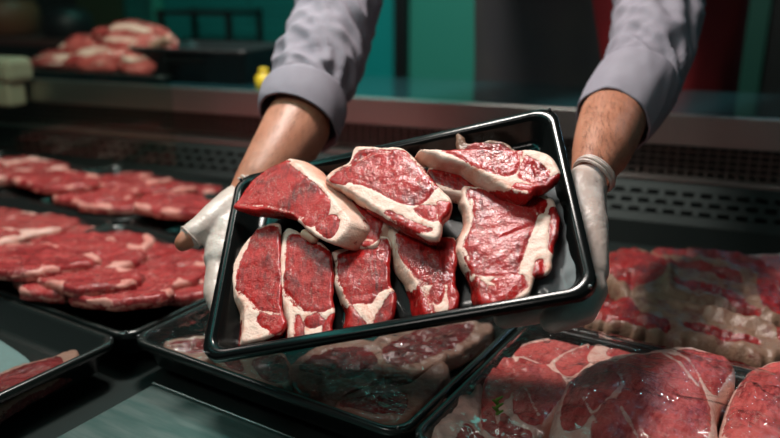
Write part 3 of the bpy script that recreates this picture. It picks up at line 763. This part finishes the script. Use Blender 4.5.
traced('meat_cut', fr, zq, (-.006, 0, 0), .022, [(172, 325), (240, 300), (300, 245), (305, 330), (300, 400), (330, 440), (335, 490), (200, 500), (150, 470), (152, 375), (175, 372)],
       [[(250, 400), (290, 420), (310, 470), (220, 470)]], [([(290, 270), (280, 350)], 20)], M['pale'], 'ragged pale fatty piece at the left of the bottom right tray', 'meat', None, cell=.0019, seed=36, amp=.005, rnd=.008)
traced('meat_slice', fr, zb, (-.004, 0, 0), .012, [(95, 150), (130, 110), (190, 92), (250, 100), (280, 130), (250, 160), (160, 175), (110, 175)],
       [[(160, 150), (190, 118), (240, 120), (258, 140), (200, 160)]], [([(120, 160), (140, 120), (190, 100), (250, 108)], 14)], M['roast'], 'small slice with a thick pale ring behind the big round steak', 'meat', None, cell=.002, seed=37)
b = MB(); c = on_z(497, 404, RIM + .012); e = on_z(497, 418, RIM + .004)
for k in range(5):
    t = k / 4; p = c * (1 - t) + e * t; b.capsule(p + [0, 0, .004], p + [.004 * (-1) ** k, -.002, .008], .0016, .0008, 8)
o = b.build('herb_sprig', M['herb'], None, True); tag(o, 'tiny green herb sprig on the deep red cut in the bottom right tray', 'herb')

# rib racks
zr = Z(560, 220, 3.5); fr = TF['rb']
traced('rib_rack', fr, zr, (.004, 0, 0), .03, [(140, 125), (250, 102), (340, 112), (480, 110), (620, 124), (700, 152), (790, 190), (880, 240), (880, 330), (800, 362), (720, 358), (650, 322), (540, 304), (400, 290), (370, 284), (240, 284), (190, 240), (150, 175)],
       [[(340, 118), (480, 116), (620, 130), (700, 165), (780, 200), (740, 225), (640, 195), (500, 152), (350, 148)], [(155, 130), (250, 112), (340, 150), (375, 180), (365, 215), (300, 240), (240, 235), (190, 205)],
        [(400, 230), (480, 246), (560, 262), (640, 290), (630, 300), (550, 282), (400, 246)], [(385, 168), (500, 178), (600, 205), (645, 235), (620, 250), (500, 215), (392, 192)], [(700, 215), (800, 225), (860, 290), (790, 345), (720, 330), (690, 270)], [(560, 285), (650, 310), (700, 340), (640, 325)]],  # the patch along the trough puts the hollow's shade into the colour
       [([(300, 165), (370, 190), (385, 250)], 8), ([(260, 245), (370, 265)], 8), ([(520, 280), (560, 250), (560, 285)], 6), ([(730, 240), (780, 270)], 8)],
       M['ribs'], 'upper rack of ribs with tan membrane, behind the round steaks', 'ribs', 'rib racks in the right tray', cell=.0019, dome=.014, rnd=.01, seed=51, wall=.3, relief=[([(385, 180), (520, 195), (650, 238)], 44, -.013), ([(400, 272), (560, 292), (700, 335)], 34, .005), ([(340, 130), (620, 142), (770, 215)], 36, .006), ([(380, 170), (375, 270)], 24, .006), ([(250, 200), (250, 280)], 20, -.006)], amp=.005, jitter=.003)
traced('rib_rack', fr, zr, (-.004, 0, 0), .02, [(95, 330), (140, 292), (230, 286), (310, 290), (420, 296), (560, 308), (640, 342), (720, 368), (800, 400), (900, 420), (900, 480), (700, 478), (560, 440), (400, 416), (370, 404), (200, 372), (110, 352)],
       [[(110, 325), (150, 300), (220, 300), (290, 345), (370, 372), (372, 398), (250, 370), (120, 345)], [(450, 378), (600, 412), (690, 436), (680, 448), (590, 432), (450, 394)], [(420, 298), (560, 312), (640, 348), (700, 372), (650, 370), (540, 335), (430, 312)], [(760, 400), (860, 410), (860, 460), (770, 450)]],
       [([(200, 330), (300, 380)], 5)], M['ribs'], 'lower rack of ribs with a thin red seam, nearest the steaks', 'ribs', 'rib racks in the right tray', cell=.0019, dome=.010, rnd=.009, seed=52, wall=.35, relief=[([(230, 305), (420, 330), (600, 375), (760, 420)], 44, .009), ([(450, 388), (690, 442)], 20, -.005)], amp=.004, jitter=.003)
traced('meat_cut', fr, zr, (.006, 0, 0), .02, [(600, 128), (700, 120), (860, 118), (960, 180), (940, 260), (860, 240), (760, 185), (680, 150)],
       [[(610, 132), (700, 126), (850, 126), (930, 190), (860, 225), (760, 175)]], [], M['roast'], 'dark red cut behind the rib racks at the right edge', 'meat', None, cell=.002, seed=53)

# clear wrap over two of the trays
def wrap(key, label, u0, u1, seed):
    b = MB(); n = 44; k = 34; P = []
    for j in range(k):
        for i in range(n):
            u = u0 + (u1 - u0) * i / (n - 1); v = -.121 + .242 * j / (k - 1)
            e = min(i, n - 1 - i, 3) / 3 * min(j, k - 1 - j, 3) / 3
            P.append((u, v, .0012 + e * (.034 if key == 'br' else .006) * (1 - (2 * j / (k - 1) - 1) ** 4) + e * .003 * mnoise.noise(Vector((u * 22, v * 22, seed)))))
    b.add(P, [(j * n + i, j * n + i + 1, (j + 1) * n + i + 1, (j + 1) * n + i) for j in range(k - 1) for i in range(n - 1)])
    o = b.build('plastic_wrap', M['film'], None, True); o.matrix_world = TF[key].matrix()
    tag(o, label, 'film')
wrap('mid', 'clear plastic wrap stretched over the tray beneath the held one', -.15, .15, 3)
wrap('br', 'clear plastic wrap bulging over the round steaks at the bottom right', -.152, .152, 8)

# ------------------------------------------------------------------ the butcher
def cw(u, v, z): return np.array(CO) * [1, 1, 0] + cu * u + cv * v + np.array([0, 0, z])
ua, ub = wall_u(474, 80)(.42), wall_u(736, 90)(.42)
uc, hw = (ua + ub) / 2, (ub - ua) / 2
person = empty('person', Matrix.Translation(Vector(cw(uc, .47, 0))), 'person in grey-lilac shirt and aprons leaning over the counter, holding out a tray of steaks', 'person')
inv = person.matrix_world.inverted()
def adopt(o, parent=person):
    o.parent = parent; o.matrix_parent_inverse = inv if parent is person else Matrix.Identity(4); return o
SHL = cw(uc - .16, .16, 1.38); SHR = cw(uc + .17, .20, 1.38)
SLL = [(341, 0, .965), (333, 25, .94), (324, 50, .915), (314, 74, .89), (305, 96, .865)]; SLR = [(658, 0, .93), (656, 26, .905), (650, 52, .88), (640, 78, .856), (624, 104, .825)]
ELL = W(372, -70, 1.02); ELR = W(664, -80, .98)
Lw = [(297, 126, .835, 34), (288, 142, .815, 33), (274, 163, .79, 30), (260, 182, .77, 26), (248, 200, .757, 22)]
Rw = [(613, 118, .80, 33), (607, 135, .765, 32), (601, 152, .725, 29), (593, 170, .69, 22), (589, 186, .67, 18)]
def rad(q): return q[3] / F * q[2]
def P(q): return W(q[0], q[1], q[2])
bm_ = MB()
def chain(mb, pts):
    for (a, ra), (b, rb) in zip(pts[:-1], pts[1:]): mb.capsule(a, b, ra, rb)
# hands: chains of (point, radius); tray-side fingers curl under the tray
LH = dict(
    palm=[[(W(240, 205, .755), .021), (W(228, 232, .725), .020), (W(222, 258, .70), .016)],
          [(W(244, 205, .757), .020), (W(238, 235, .728), .019), (W(236, 265, .705), .016)],
          [(W(248, 208, .76), .018), (W(250, 238, .735), .018), (W(252, 268, .712), .015)],
          [(W(250, 210, .765), .016), (W(262, 240, .745), .016), (W(268, 268, .722), .014)]],
    fingers=[[(W(220, 262, .698), .0115), (W(216, 292, .672), .0105), (W(226, 318, .650), .0095), (W(245, 330, .640), .0085)],
             [(W(236, 268, .702), .0115), (W(240, 300, .675), .0105), (W(258, 322, .655), .0098), (W(278, 328, .648), .0088)],
             [(W(252, 270, .710), .011), (W(264, 300, .682), .010), (W(284, 316, .665), .0092), (W(302, 318, .660), .0082)],
             [(W(268, 270, .720), .0095), (W(284, 290, .700), .0088), (W(300, 300, .690), .008), (W(314, 302, .688), .0072)]],
    thumb=[(W(234, 208, .748), .020), (W(219, 216, .728), .0155), (W(203, 228, .712), .0122), (W(193, 235, .705), .0115)],
    tip=[(W(196, 233, .707), .0110), (W(187, 239.5, .70), .0104), (W(182.5, 243, .698), .0092)])
RH = dict(
    palm=[[(W(582, 190, .662), .019), (W(584, 225, .632), .019), (W(580, 262, .605), .0165)],
          [(W(584, 190, .667), .019), (W(582, 228, .645), .019), (W(576, 268, .618), .0165)],
          [(W(586, 188, .672), .018), (W(579, 230, .660), .018), (W(569, 272, .635), .016)],
          [(W(586, 188, .677), .016), (W(574, 232, .675), .016), (W(562, 270, .652), .015)]],
    fingers=[[(W(584, 262, .602), .0112), (W(593, 290, .582), .0106), (W(583, 311, .572), .0100), (W(553, 320, .566), .0092)],
             [(W(576, 268, .622), .0108), (W(569, 296, .612), .0098), (W(539, 311, .604), .0092), (W(505, 317, .596), .0084)],
             [(W(566, 272, .640), .0108), (W(553, 292, .635), .0098), (W(527, 300, .633), .0090), (W(503, 304, .630), .0082)],
             [(W(556, 268, .662), .0095), (W(539, 282, .660), .0088), (W(522, 288, .658), .008), (W(502, 292, .656), .0072)]],
    thumb=[(W(584, 200, .65), .0165), (W(590, 225, .624), .0145), (W(593, 250, .606), .0118), (W(594, 272, .594), .0108)])
def hand(mb, H, grow):
    for c in H['palm'] + H['fingers'] + [H['thumb']]: chain(mb, [(p, r + grow) for p, r in c])
    for k in range(3):
        mb.capsule(H['palm'][k][1][0], H['palm'][k + 1][1][0], H['palm'][k][1][1] + grow, H['palm'][k + 1][1][1] + grow)
        mb.capsule(H['palm'][k][2][0], H['palm'][k + 1][2][0], H['palm'][k][2][1] + grow, H['palm'][k + 1][2][1] + grow)
# body: legs, torso, neck, head, arms and hands as one surface
hip = cw(uc, .47, .92); ch = cw(uc, .36, 1.24); nk = cw(uc, .20, 1.44); hd = cw(uc - .02, .10, 1.60)
bm_.capsule(cw(uc - .09, .47, .94), cw(uc + .09, .47, .94), .125, .125); bm_.capsule(hip, ch, .13, .135)
bm_.capsule(cw(uc - .07, .36, 1.24), cw(uc + .07, .36, 1.24), .125, .125); bm_.capsule(SHL, SHR, .065, .065)
bm_.capsule(ch, (SHL + SHR) / 2, .13, .09); bm_.capsule((SHL + SHR) / 2, nk, .07, .056); bm_.capsule(nk, hd - [0, 0, .04], .056, .056)
bm_.capsule(hd + [0, 0, .03], hd - cv * .025 - [0, 0, .05], .088, .062); bm_.capsule(hd - cv * .085 + [0, 0, .0], hd - cv * .105 - [0, 0, .025], .011, .015)
for s in (-1, 1):
    k_ = cw(uc + s * .10, .46, .50); a_ = cw(uc + s * .10, .50, .09); bm_.capsule(cw(uc + s * .09, .47, .92), k_, .085, .058); bm_.capsule(k_, a_, .056, .04); bm_.capsule(a_ - [0, 0, .045], a_ - cv * .13 - [0, 0, .055], .036, .03)
    bm_.capsule(hd + cu * s * .088 - [0, 0, .02], hd + cu * s * .092 + [0, 0, .012], .012, .016)
for sh, el, ww, H in ((SHL, ELL, Lw, LH), (SHR, ELR, Rw, RH)):
    bm_.capsule(sh, el, .05, .036); chain(bm_, [(el, .036)] + [(W(x, y, d), .03) for x, y, d in (SLL if el is ELL else SLR)] + [(P(q), rad(q)) for q in ww] + [(H['palm'][1][0][0], H['palm'][1][0][1] + .001)])
    hand(bm_, H, -.0012)
chain(bm_, LH['tip'])
body = fused('body', bm_, M['skin'], person, .0036, 8); adopt(body)
for s in (-1, 1):
    q = MB(); e = hd - cv * .078 + cu * s * .032 + np.array([0, 0, .012]); q.capsule(e, e + [0, 0, .0005], .013, .013); o = adopt(q.build('eye', M['eye'], None, True))
    q = MB(); e2 = e - cv * .0095; q.capsule(e2, e2 + [0, 0, .0002], .0055, .0055); q.build('iris', M['iris'], o, True)
q = MB(); q.capsule(hd - cv * .088 + cu * -.022 - [0, 0, .058], hd - cv * .088 + cu * .022 - [0, 0, .058], .006, .006); adopt(q.build('mouth', M['nail'], None, True))
q = MB(); q.capsule(hd + [0, 0, .052] + cv * .018, hd + [0, 0, .0] + cv * .045, .090, .07); adopt(fused('hair', q, M['hair'], None, .006, 2))
# thumb nail of the bare thumb tip
tp = LH['tip'][-1][0]
# gloves
for H, q0, nm, lab in ((LH, W(247, 202, .758), 'glove', 'white latex glove torn open at the thumb tip'), (RH, W(586, 184, .670), 'glove', 'white latex glove with rolled cuff, fingers curled under the tray')):
    g = MB(); hand(g, H, .0012)
    wr = H['palm'][1][0]
    g.capsule(q0, wr[0], .0235 if H is LH else .0185, wr[1] + .002)
    go = fused(nm, g, M['glove'], person, .0021, 3); adopt(go); go['label'] = lab
    # rolled cuff
    ax = q0 - wr[0]; ax = ax / np.linalg.norm(ax); ax = ax + (RT * .38 if H is RH else RT * 0); ax /= np.linalg.norm(ax); h = np.array([0, 0, 1.0]); e1 = np.cross(ax, h); e1 /= np.linalg.norm(e1); e2 = np.cross(ax, e1)
    for d_, rr, tt in ((.0145, .0000, .0020), (.0105, .0002, .0016), (.0175, -.0006, .0014)):
        c = q0 + ax * d_; rs = []
        for k in range(40):
            t = 2 * math.pi * k / 40; dr = e1 * math.cos(t) + e2 * math.sin(t); w_ = (.0232 if H is LH else .0188) + rr + .0005 * math.sin(3 * t)
            rs.append([c + dr * (w_ + tt * math.cos(a)) + ax * tt * math.sin(a) for a in [2 * math.pi * i / 8 for i in range(8)]])
        rs.append(rs[0]); r_ = MB(); r_.rings(rs, False, False); r_.build('rolled_cuff', M['glove'], go, True)
# torn edge of latex round the bare thumb tip
c = LH['thumb'][-1][0]; ax = LH['tip'][-1][0] - LH['tip'][0][0]; ax /= np.linalg.norm(ax)
e1 = np.cross(ax, [0, 0, 1.0]); e1 /= np.linalg.norm(e1); e2 = np.cross(ax, e1); rs = []
for k in range(32):
    t = 2 * math.pi * k / 32; dr = e1 * math.cos(t) + e2 * math.sin(t); cc = c + ax * (.005 + .0015 * math.sin(2 * t))
    rs.append([cc + dr * (.0122 + .001 * math.cos(a)) + ax * .001 * math.sin(a) for a in [2 * math.pi * i / 8 for i in range(8)]])
rs.append(rs[0]); r_ = MB(); r_.rings(rs, False, False); adopt(r_.build('glove_edge', M['glove'], None, True))

def cr(Pt, n):
    Pt = np.array(Pt, float); out = []
    E = np.vstack([2 * Pt[0] - Pt[1], Pt, 2 * Pt[-1] - Pt[-2]])
    for i in range(1, len(E) - 2):
        for k in range(n):
            t = k / n; a, b, c, d = E[i - 1], E[i], E[i + 1], E[i + 2]
            out.append(.5 * ((2 * b) + (-a + c) * t + (2 * a - 5 * b + 4 * c - d) * t * t + (-a + 3 * b - 3 * c + d) * t ** 3))
    out.append(E[-2]); return np.array(out)
def loft(name, pts, m, parent, wr=.003, seg=72, sub=14, fq=34, seed=0, tilt=None, fold=True):
    """cloth tube through (point, radius) stations with oblique creases"""
    A = cr([list(p) + [r] for p, r in pts], sub); C_ = A[:, :3]; Rr = A[:, 3]
    rings = []; s_ = 0; pe = None
    for i, c in enumerate(C_):
        tn = C_[min(i + 1, len(C_) - 1)] - C_[max(i - 1, 0)]; tn /= np.linalg.norm(tn)
        if tilt is not None:
            k = max(0, 1 - i / (sub * 1.0)) if i < sub else 0
            tn = tn + tilt * k; tn /= np.linalg.norm(tn)
        e1 = np.cross(tn, [0.0, -1, .2]) ; e1 /= np.linalg.norm(e1); e2 = np.cross(tn, e1)
        if i: s_ += np.linalg.norm(c - C_[i - 1])
        row = []
        for k in range(seg):
            t = 2 * math.pi * k / seg; x, y = math.cos(t), math.sin(t)
            n1 = mnoise.noise(Vector((x * 1.3 + seed, y * 1.3, s_ * fq + x * 1.6))); n2 = mnoise.noise(Vector((x * 2.6, y * 2.6 + seed, s_ * fq * 2.1 + y * 2.5)))
            cre = (1 - abs(n1) * 3.2) ; cre = max(cre, -.6)
            row.append(c + (e1 * x + e2 * y) * (Rr[i] + wr * (.8 * cre + .6 * n2)))
        rings.append(row)
    if fold:
        inner = [[C_[0] + (np.array(p) - C_[0]) * .955 for p in rings[0]], [C_[min(sub, 8)] + (np.array(p) - C_[min(sub, 8)]) * .93 for p in rings[min(sub, 8)]]]
        rings = inner[::-1] + rings
    q = MB(); q.rings(rings, False, False); return adopt(q.build(name, m, None, True), parent) if parent is person else q.build(name, m, parent, True)
def st(px, py, d, hwp): return (W(px, py, d), hwp / F * d)
for sd, cuf, slv, lean_ in ((1, [st(298, 124, .84, 41), st(301, 112, .85, 42.5), st(304, 100, .863, 42), st(305.5, 95, .868, 39)], [st(303, 104, .858, 38.5), st(307, 90, .874, 40), st(314, 74, .89, 41), st(324, 50, .915, 41), st(333, 25, .94, 40), st(341, 0, .965, 39), (ELL, .056), (SHL, .075)], np.array([.22, 0, 0])),
                     (2, [st(612, 122, .80, 36), st(624, 104, .825, 39.5), st(636, 86, .847, 40), st(639, 81, .853, 37)], [st(633, 92, .84, 36.5), st(641, 76, .858, 38), st(650, 52, .88, 38.5), st(656, 26, .905, 40), st(658, 0, .93, 41), (ELR, .056), (SHR, .075)], np.array([.05, 0, 0]))):
    loft('sleeve', slv, M['shirt'], person, .0060, seed=sd * 7, fq=30, fold=False)
    c_ = loft('sleeve_cuff', [(p_, r_ + .0018) for p_, r_ in cuf], M['shirt'], person, .0013, seed=sd * 3, fq=16, tilt=lean_); c_['label'] = 'rolled-up shirt cuff'
# shirt torso, aprons
def body_loft(name, m, t0, t1, grow, z0, z1, slant=0, closed=False, hwk=1.0):
    n = 60; rows = []
    for i in range(26):
        f = i / 25; z = z0 + (z1 - z0) * f
        k = (z - .85) / .55
        cvv = .47 - .20 * max(0, k) ** 1.6; hh = hw * (1.0 - .10 * k) * hwk; dd = .155 - .01 * k
        row = []
        for j in range(n + (0 if closed else 1)):
            t = t0 + (t1 - t0) * j / n
            if slant: t += slant * (1 - j / n) * f * -1
            w_ = grow + .006 * mnoise.noise(Vector((math.cos(t) * 3, math.sin(t) * 3, z * 4)))
            row.append(cw(uc + (hh + w_) * math.cos(t), cvv + (dd + w_) * math.sin(t), z))
        rows.append(row)
    q = MB(); q.rings(rows, False, False, closed); o = adopt(q.build(name, m, None, True))
    md = o.modifiers.new('t', 'SOLIDIFY'); md.thickness = .003; return o
body_loft('shirt', M['shirt'], 0, 2 * math.pi, 0, .88, 1.33, closed=True, hwk=.97)
o = body_loft('apron', M['apron'], math.pi * 1.07, math.pi * 1.64, .008, .60, 1.30); o['label'] = 'dark grey apron'
o = body_loft('red_apron', M['red'], math.pi * 1.60, math.pi * 2.22, .012, .60, 1.30, slant=.5); o['label'] = 'deep red apron on the right hip'
q = MB()
for s in (-1, 1):
    q.capsule(cw(uc + s * .09, .47, .90), cw(uc + s * .10, .46, .50), .105, .078); q.capsule(cw(uc + s * .10, .46, .50), cw(uc + s * .10, .50, .10), .078, .066)
adopt(fused('trousers', q, M['trouser'], None, .008, 4))
# forearm hair
rnd2 = random.Random(5)
for ww, cnt in ((Rw, 900), (Lw, 350)):
    q = MB()
    for i in range(cnt):
        k = rnd2.uniform(0, 3.2); a = int(k); f = k - a
        c = P(ww[a]) * (1 - f) + P(ww[a + 1]) * f; r = rad(ww[a]) * (1 - f) + rad(ww[a + 1]) * f
        ax = P(ww[a + 1]) - P(ww[a]); ax /= np.linalg.norm(ax); t = rnd2.uniform(-1.4, 1.0)
        e1 = np.cross(ax, FW); e1 /= np.linalg.norm(e1); e2 = np.cross(e1, ax)
        if e2 @ FW > 0: e2 = -e2
        dr = e2 * math.cos(t) + e1 * math.sin(t)
        p0 = c + dr * (r - .0006); dd = ax * .011 + e1 * rnd2.uniform(-.004, .004) + dr * .0012
        sd_ = np.cross(dd, dr); sd_ /= np.linalg.norm(sd_); wd = .00009
        m1 = p0 + dd * .5 + dr * .0012; q.add([p0 - sd_ * wd, p0 + sd_ * wd, m1 + sd_ * wd, m1 - sd_ * wd, p0 + dd], [(0, 1, 2, 3), (3, 2, 4)])
    o = adopt(q.build('arm_hair', M['armhair'], None)); o['kind'] = 'stuff'

# ------------------------------------------------------------------ things on and behind the worktop
def chunk(name, c, rx, ry, rz, rot, m, label, seed, fatk=-.05, cat='meat', group=None):
    bm = bmesh.new(); bmesh.ops.create_icosphere(bm, subdivisions=4, radius=1)
    R3 = Matrix.Rotation(rot, 3, 'Z')
    vals = []
    for v in bm.verts:
        n = mnoise.noise(v.co * 1.4 + Vector((seed, 0, 0))); n2 = mnoise.noise(v.co * 3.5 + Vector((0, seed, 0)))
        vals.append(min(1, max(0, .3 + fatk + 1.1 * mnoise.noise(Vector((v.co.x * .8, v.co.y * 2.4, v.co.z * 2.4 + seed))))))
        k = 1 + .28 * n + .1 * n2; v.co = R3 @ Vector((v.co.x * rx * k, v.co.y * ry * k, v.co.z * rz * k))
    me = bpy.data.meshes.new(name); bm.to_mesh(me); bm.free()
    me.attributes.new('fat', 'FLOAT', 'POINT').data.foreach_set('value', vals)
    me.polygons.foreach_set('use_smooth', [True] * len(me.polygons)); me.materials.append(m)
    o = bpy.data.objects.new(name, me); COL.objects.link(o); o.location = c; return tag(o, label, cat, group)
def at(px, v, z):   # world point in the column px, counter depth v, height z
    return cw(wall_u(px)(v), v, z)
G2 = 'joints heaped on the worktop'
make_tray(Frame(at(105, .125, ZT + .016), cu, cv), .44, .19, .014, 'low black tray under the heaped joints on the worktop at the upper left', M['tray_old'], None, 'shallow_tray')
chunk('meat_joint', at(62, .10, ZT + .028), .085, .055, .026, -.2, M['pale'], 'flat dull joint at the left end of the heap on the worktop', 1.3, group=G2)
chunk('meat_joint', at(108, .09, ZT + .032), .090, .055, .036, .1, M['roast'], 'front middle joint of the heap on the worktop', 4.1, group=G2)
chunk('meat_joint', at(148, .10, ZT + .036), .070, .05, .040, .3, M['roast'], 'dark joint at the right end of the heap on the worktop', 7.7, -.1, group=G2)
chunk('meat_joint', at(92, .14, ZT + .055), .085, .05, .034, -.35, M['roast'], 'orange-red joint sloping up the left of the heap on the worktop', 9.2, -.1, group=G2)
chunk('meat_joint', at(134, .14, ZT + .078), .085, .05, .040, -.1, M['roast'], 'topmost joint of the heap on the worktop', 12.9, -.05, group=G2)
b = MB(); p0 = at(132, .09, ZT + .050); p1 = at(168, .09, ZT + .084)
b.capsule(p0, p1, .009, .011); b.capsule(p1, p1 + [.004, 0, .004], .0125, .010); b.capsule(p1, p1 + [.003, 0, -.005], .0115, .010)
o = fused('bone', b, mat('pinkish_bone', (.45, .24, .18), .5), None, .003, 3); tag(o, 'pale bone slanting across the top of the heaped joints', 'bone')
b = MB(); c = at(168, .08, ZT + .040); b.capsule(c, c + [.006, 0, 0], .011, .009)
o = b.build('bone_end', M['bone'], None, True); tag(o, 'small white knuckle of bone at the right of the heaped joints', 'bone')
# black crate
ct = empty('black_crate', Matrix.Translation(Vector(at(215, .17, ZT))) @ Matrix.Rotation(-TH, 4, 'Z'), 'black plastic crate on the worktop beside the left sleeve', 'crate')
b = MB(); R = []
for a_, c_, z in ((.13, .10, 0), (.14, .11, .062), (.145, .115, .062), (.145, .115, .070), (.132, .102, .070), (.122, .094, .01)): R.append(rrect(a_, c_, .02, z))
b.rings(R); b.build('crate_body', M['blackm'], ct, True)
b = MB(); b.box(-.05, .05, -.118, -.112, .040, .052); b.build('handle', M['tray'], ct, False, .002)
# yellow bottle
c = at(262, .035, ZT); yt = empty('yellow_bottle', Matrix.Translation(Vector(c)), 'small bright yellow bottle on the worktop behind the left sleeve', 'bottle')
def lathe(prof, n=28): return [[(r * math.cos(2 * math.pi * k / n), r * math.sin(2 * math.pi * k / n), z) for k in range(n)] for r, z in prof]
b = MB(); b.rings(lathe([(.013, 0), (.0165, .003), (.017, .016), (.016, .025), (.010, .030), (.0085, .032)])); b.build('bottle_body', M['yellow'], yt, True)
b = MB(); b.rings(lathe([(.0095, .032), (.0095, .039), (.007, .041)])); b.build('cap', M['yellow'], yt, True)
# cream block clipped on the counter edge
bt = empty('edge_clamp', Matrix.Translation(Vector(at(2, -.03, ZT))) @ Matrix.Rotation(-TH, 4, 'Z'), 'cream plastic block clamped on the counter edge at the far left', 'clamp')
b = MB(); b.box(-.07, .042, -.035, .035, -.002, .048); b.build('clamp_head', M['white'], bt, False, .012)
b = MB(); b.box(-.07, .030, -.03, .015, -.052, -.002); b.build('clamp_jaw', M['white'], bt, False, .006)
# glass pane at the left
b = MB(); b.box(-2.3, wall_u(172, 100)(-.075), -.078, -.072, RIM + .012, 1.22)
gp = b.build('glass_pane', M['glass'], None, False, .001); gp.matrix_world = CM; tag(gp, 'green-tinted glass pane standing along the left of the case, its edge left of the sleeve', 'glass')
# black rack and pot behind
rk = empty('wire_rack', Matrix.Translation(Vector(at(212, 1.1, 0))) @ Matrix.Rotation(-TH, 4, 'Z'), 'black metal rack against the teal tiles at the upper left', 'rack')
for x in (-.14, .14):
    for y in (-.1, .1):
        b = MB(); b.box(x - .009, x + .009, y - .009, y + .009, 0, 1.02); b.build('upright', M['blackm'], rk)
for z in (.5, .90, 1.0):
    b = MB(); b.box(-.15, .15, -.11, .11, z, z + .016); b.build('shelf', M['blackm'], rk)
pt = empty('brown_pot', Matrix.Translation(Vector(at(8, .95, .92))), 'blurred copper-brown pot on a low shelf at the upper left corner', 'pot')
b = MB(); b.rings(lathe([(.09, 0), (.12, .015), (.125, .10), (.105, .13), (.10, .135)])); b.build('pot_body', M['copper'], pt, True)
b = MB(); b.rings(lathe([(.112, .135), (.11, .145), (.05, .165), (.015, .17), (.015, .185)])); b.build('lid', M['blackm'], pt, True)
sh_ = empty('side_shelf', Matrix.Translation(Vector(at(35, .95, 0))) @ Matrix.Rotation(-TH, 4, 'Z'), 'dark sideboard with a reddish edge behind the heaped joints', 'shelf')
b = MB(); b.box(-.5, .42, -.16, .16, .90, .92); b.build('board', mat('red_brown_edge', (.10, .035, .03), .5), sh_)
for x in (-.42, .36):
    b = MB(); b.box(x - .02, x + .02, -.13, .13, 0, .90); b.build('support', M['blackm'], sh_)
# black round container between pot and pile
b = MB(); b.rings(lathe([(.07, 0), (.085, .01), (.085, .075), (.06, .10), (.02, .11)]))
o = b.build('round_container', M['blackm'], None, True); o.location = at(70, .93, .92); tag(o, 'squat black container on the sideboard right of the brown pot', 'container')
# unseen teal tubes added above the frame for glints on the tray rims
def glint_tube(c, L, label):
    t = empty('glint_tube', Matrix.Translation(Vector(c)), label, 'lamp', 'unseen teal tubes added over the case')
    b = MB(); b.capsule((-L / 2, 0, 0), (L / 2, 0, 0), .013, .013); b.build('tube', M['tube'], t, True)
    b = MB(); b.box(-L / 2 - .03, L / 2 + .03, -.03, .03, .026, .05); b.build('housing', M['blackm'], t)
    for x in (-L / 2, L / 2):
        b = MB(); b.box(x - .012, x + .012, -.016, .016, -.016, .024); b.build('end_cap', M['blackm'], t)
    for x in (-L / 3, L / 3):
        b = MB(); b.box(x - .003, x + .003, -.003, .003, .05, 2.6 - c[2]); b.build('hanger', M['blackm'], t)
glint_tube((-.50, .63, 1.60), 1.0, 'unseen teal tube added over the left front of the case for rim glints')
glint_tube((.75, .25, 1.62), .7, 'unseen teal tube added over the right front of the case for glints')


# unseen bluish spots added near the back wall for glints on the meat
M['spot'] = mat('spot_glow', (.8, .9, 1), .4, emit=((.35, .75, 1.0), 160))
for px_, x_, y_, z_ in ((0, 1.30, 2.30, 2.0), (1, 1.62, 2.12, 1.9)):
    t = empty('glint_spot', Matrix.Translation((x_, y_, z_)), 'small unseen bluish spot added for glints, %s one by the back wall' % ('nearer the butcher' if px_ == 0 else 'farther right'), 'lamp')
    b = MB(); b.capsule((0, -.02, 0), (0, -.021, 0), .026, .026); b.build('bulb', M['spot'], t, True)
    b = MB(); b.rings([[(r * math.cos(2 * math.pi * k / 24), y, r * math.sin(2 * math.pi * k / 24)) for k in range(24)] for y, r in ((-.04, .045), (.0, .04), (.03, .03), (.16, .02))], False, True); b.build('glint_spot_housing', M['blackm'], t, True)
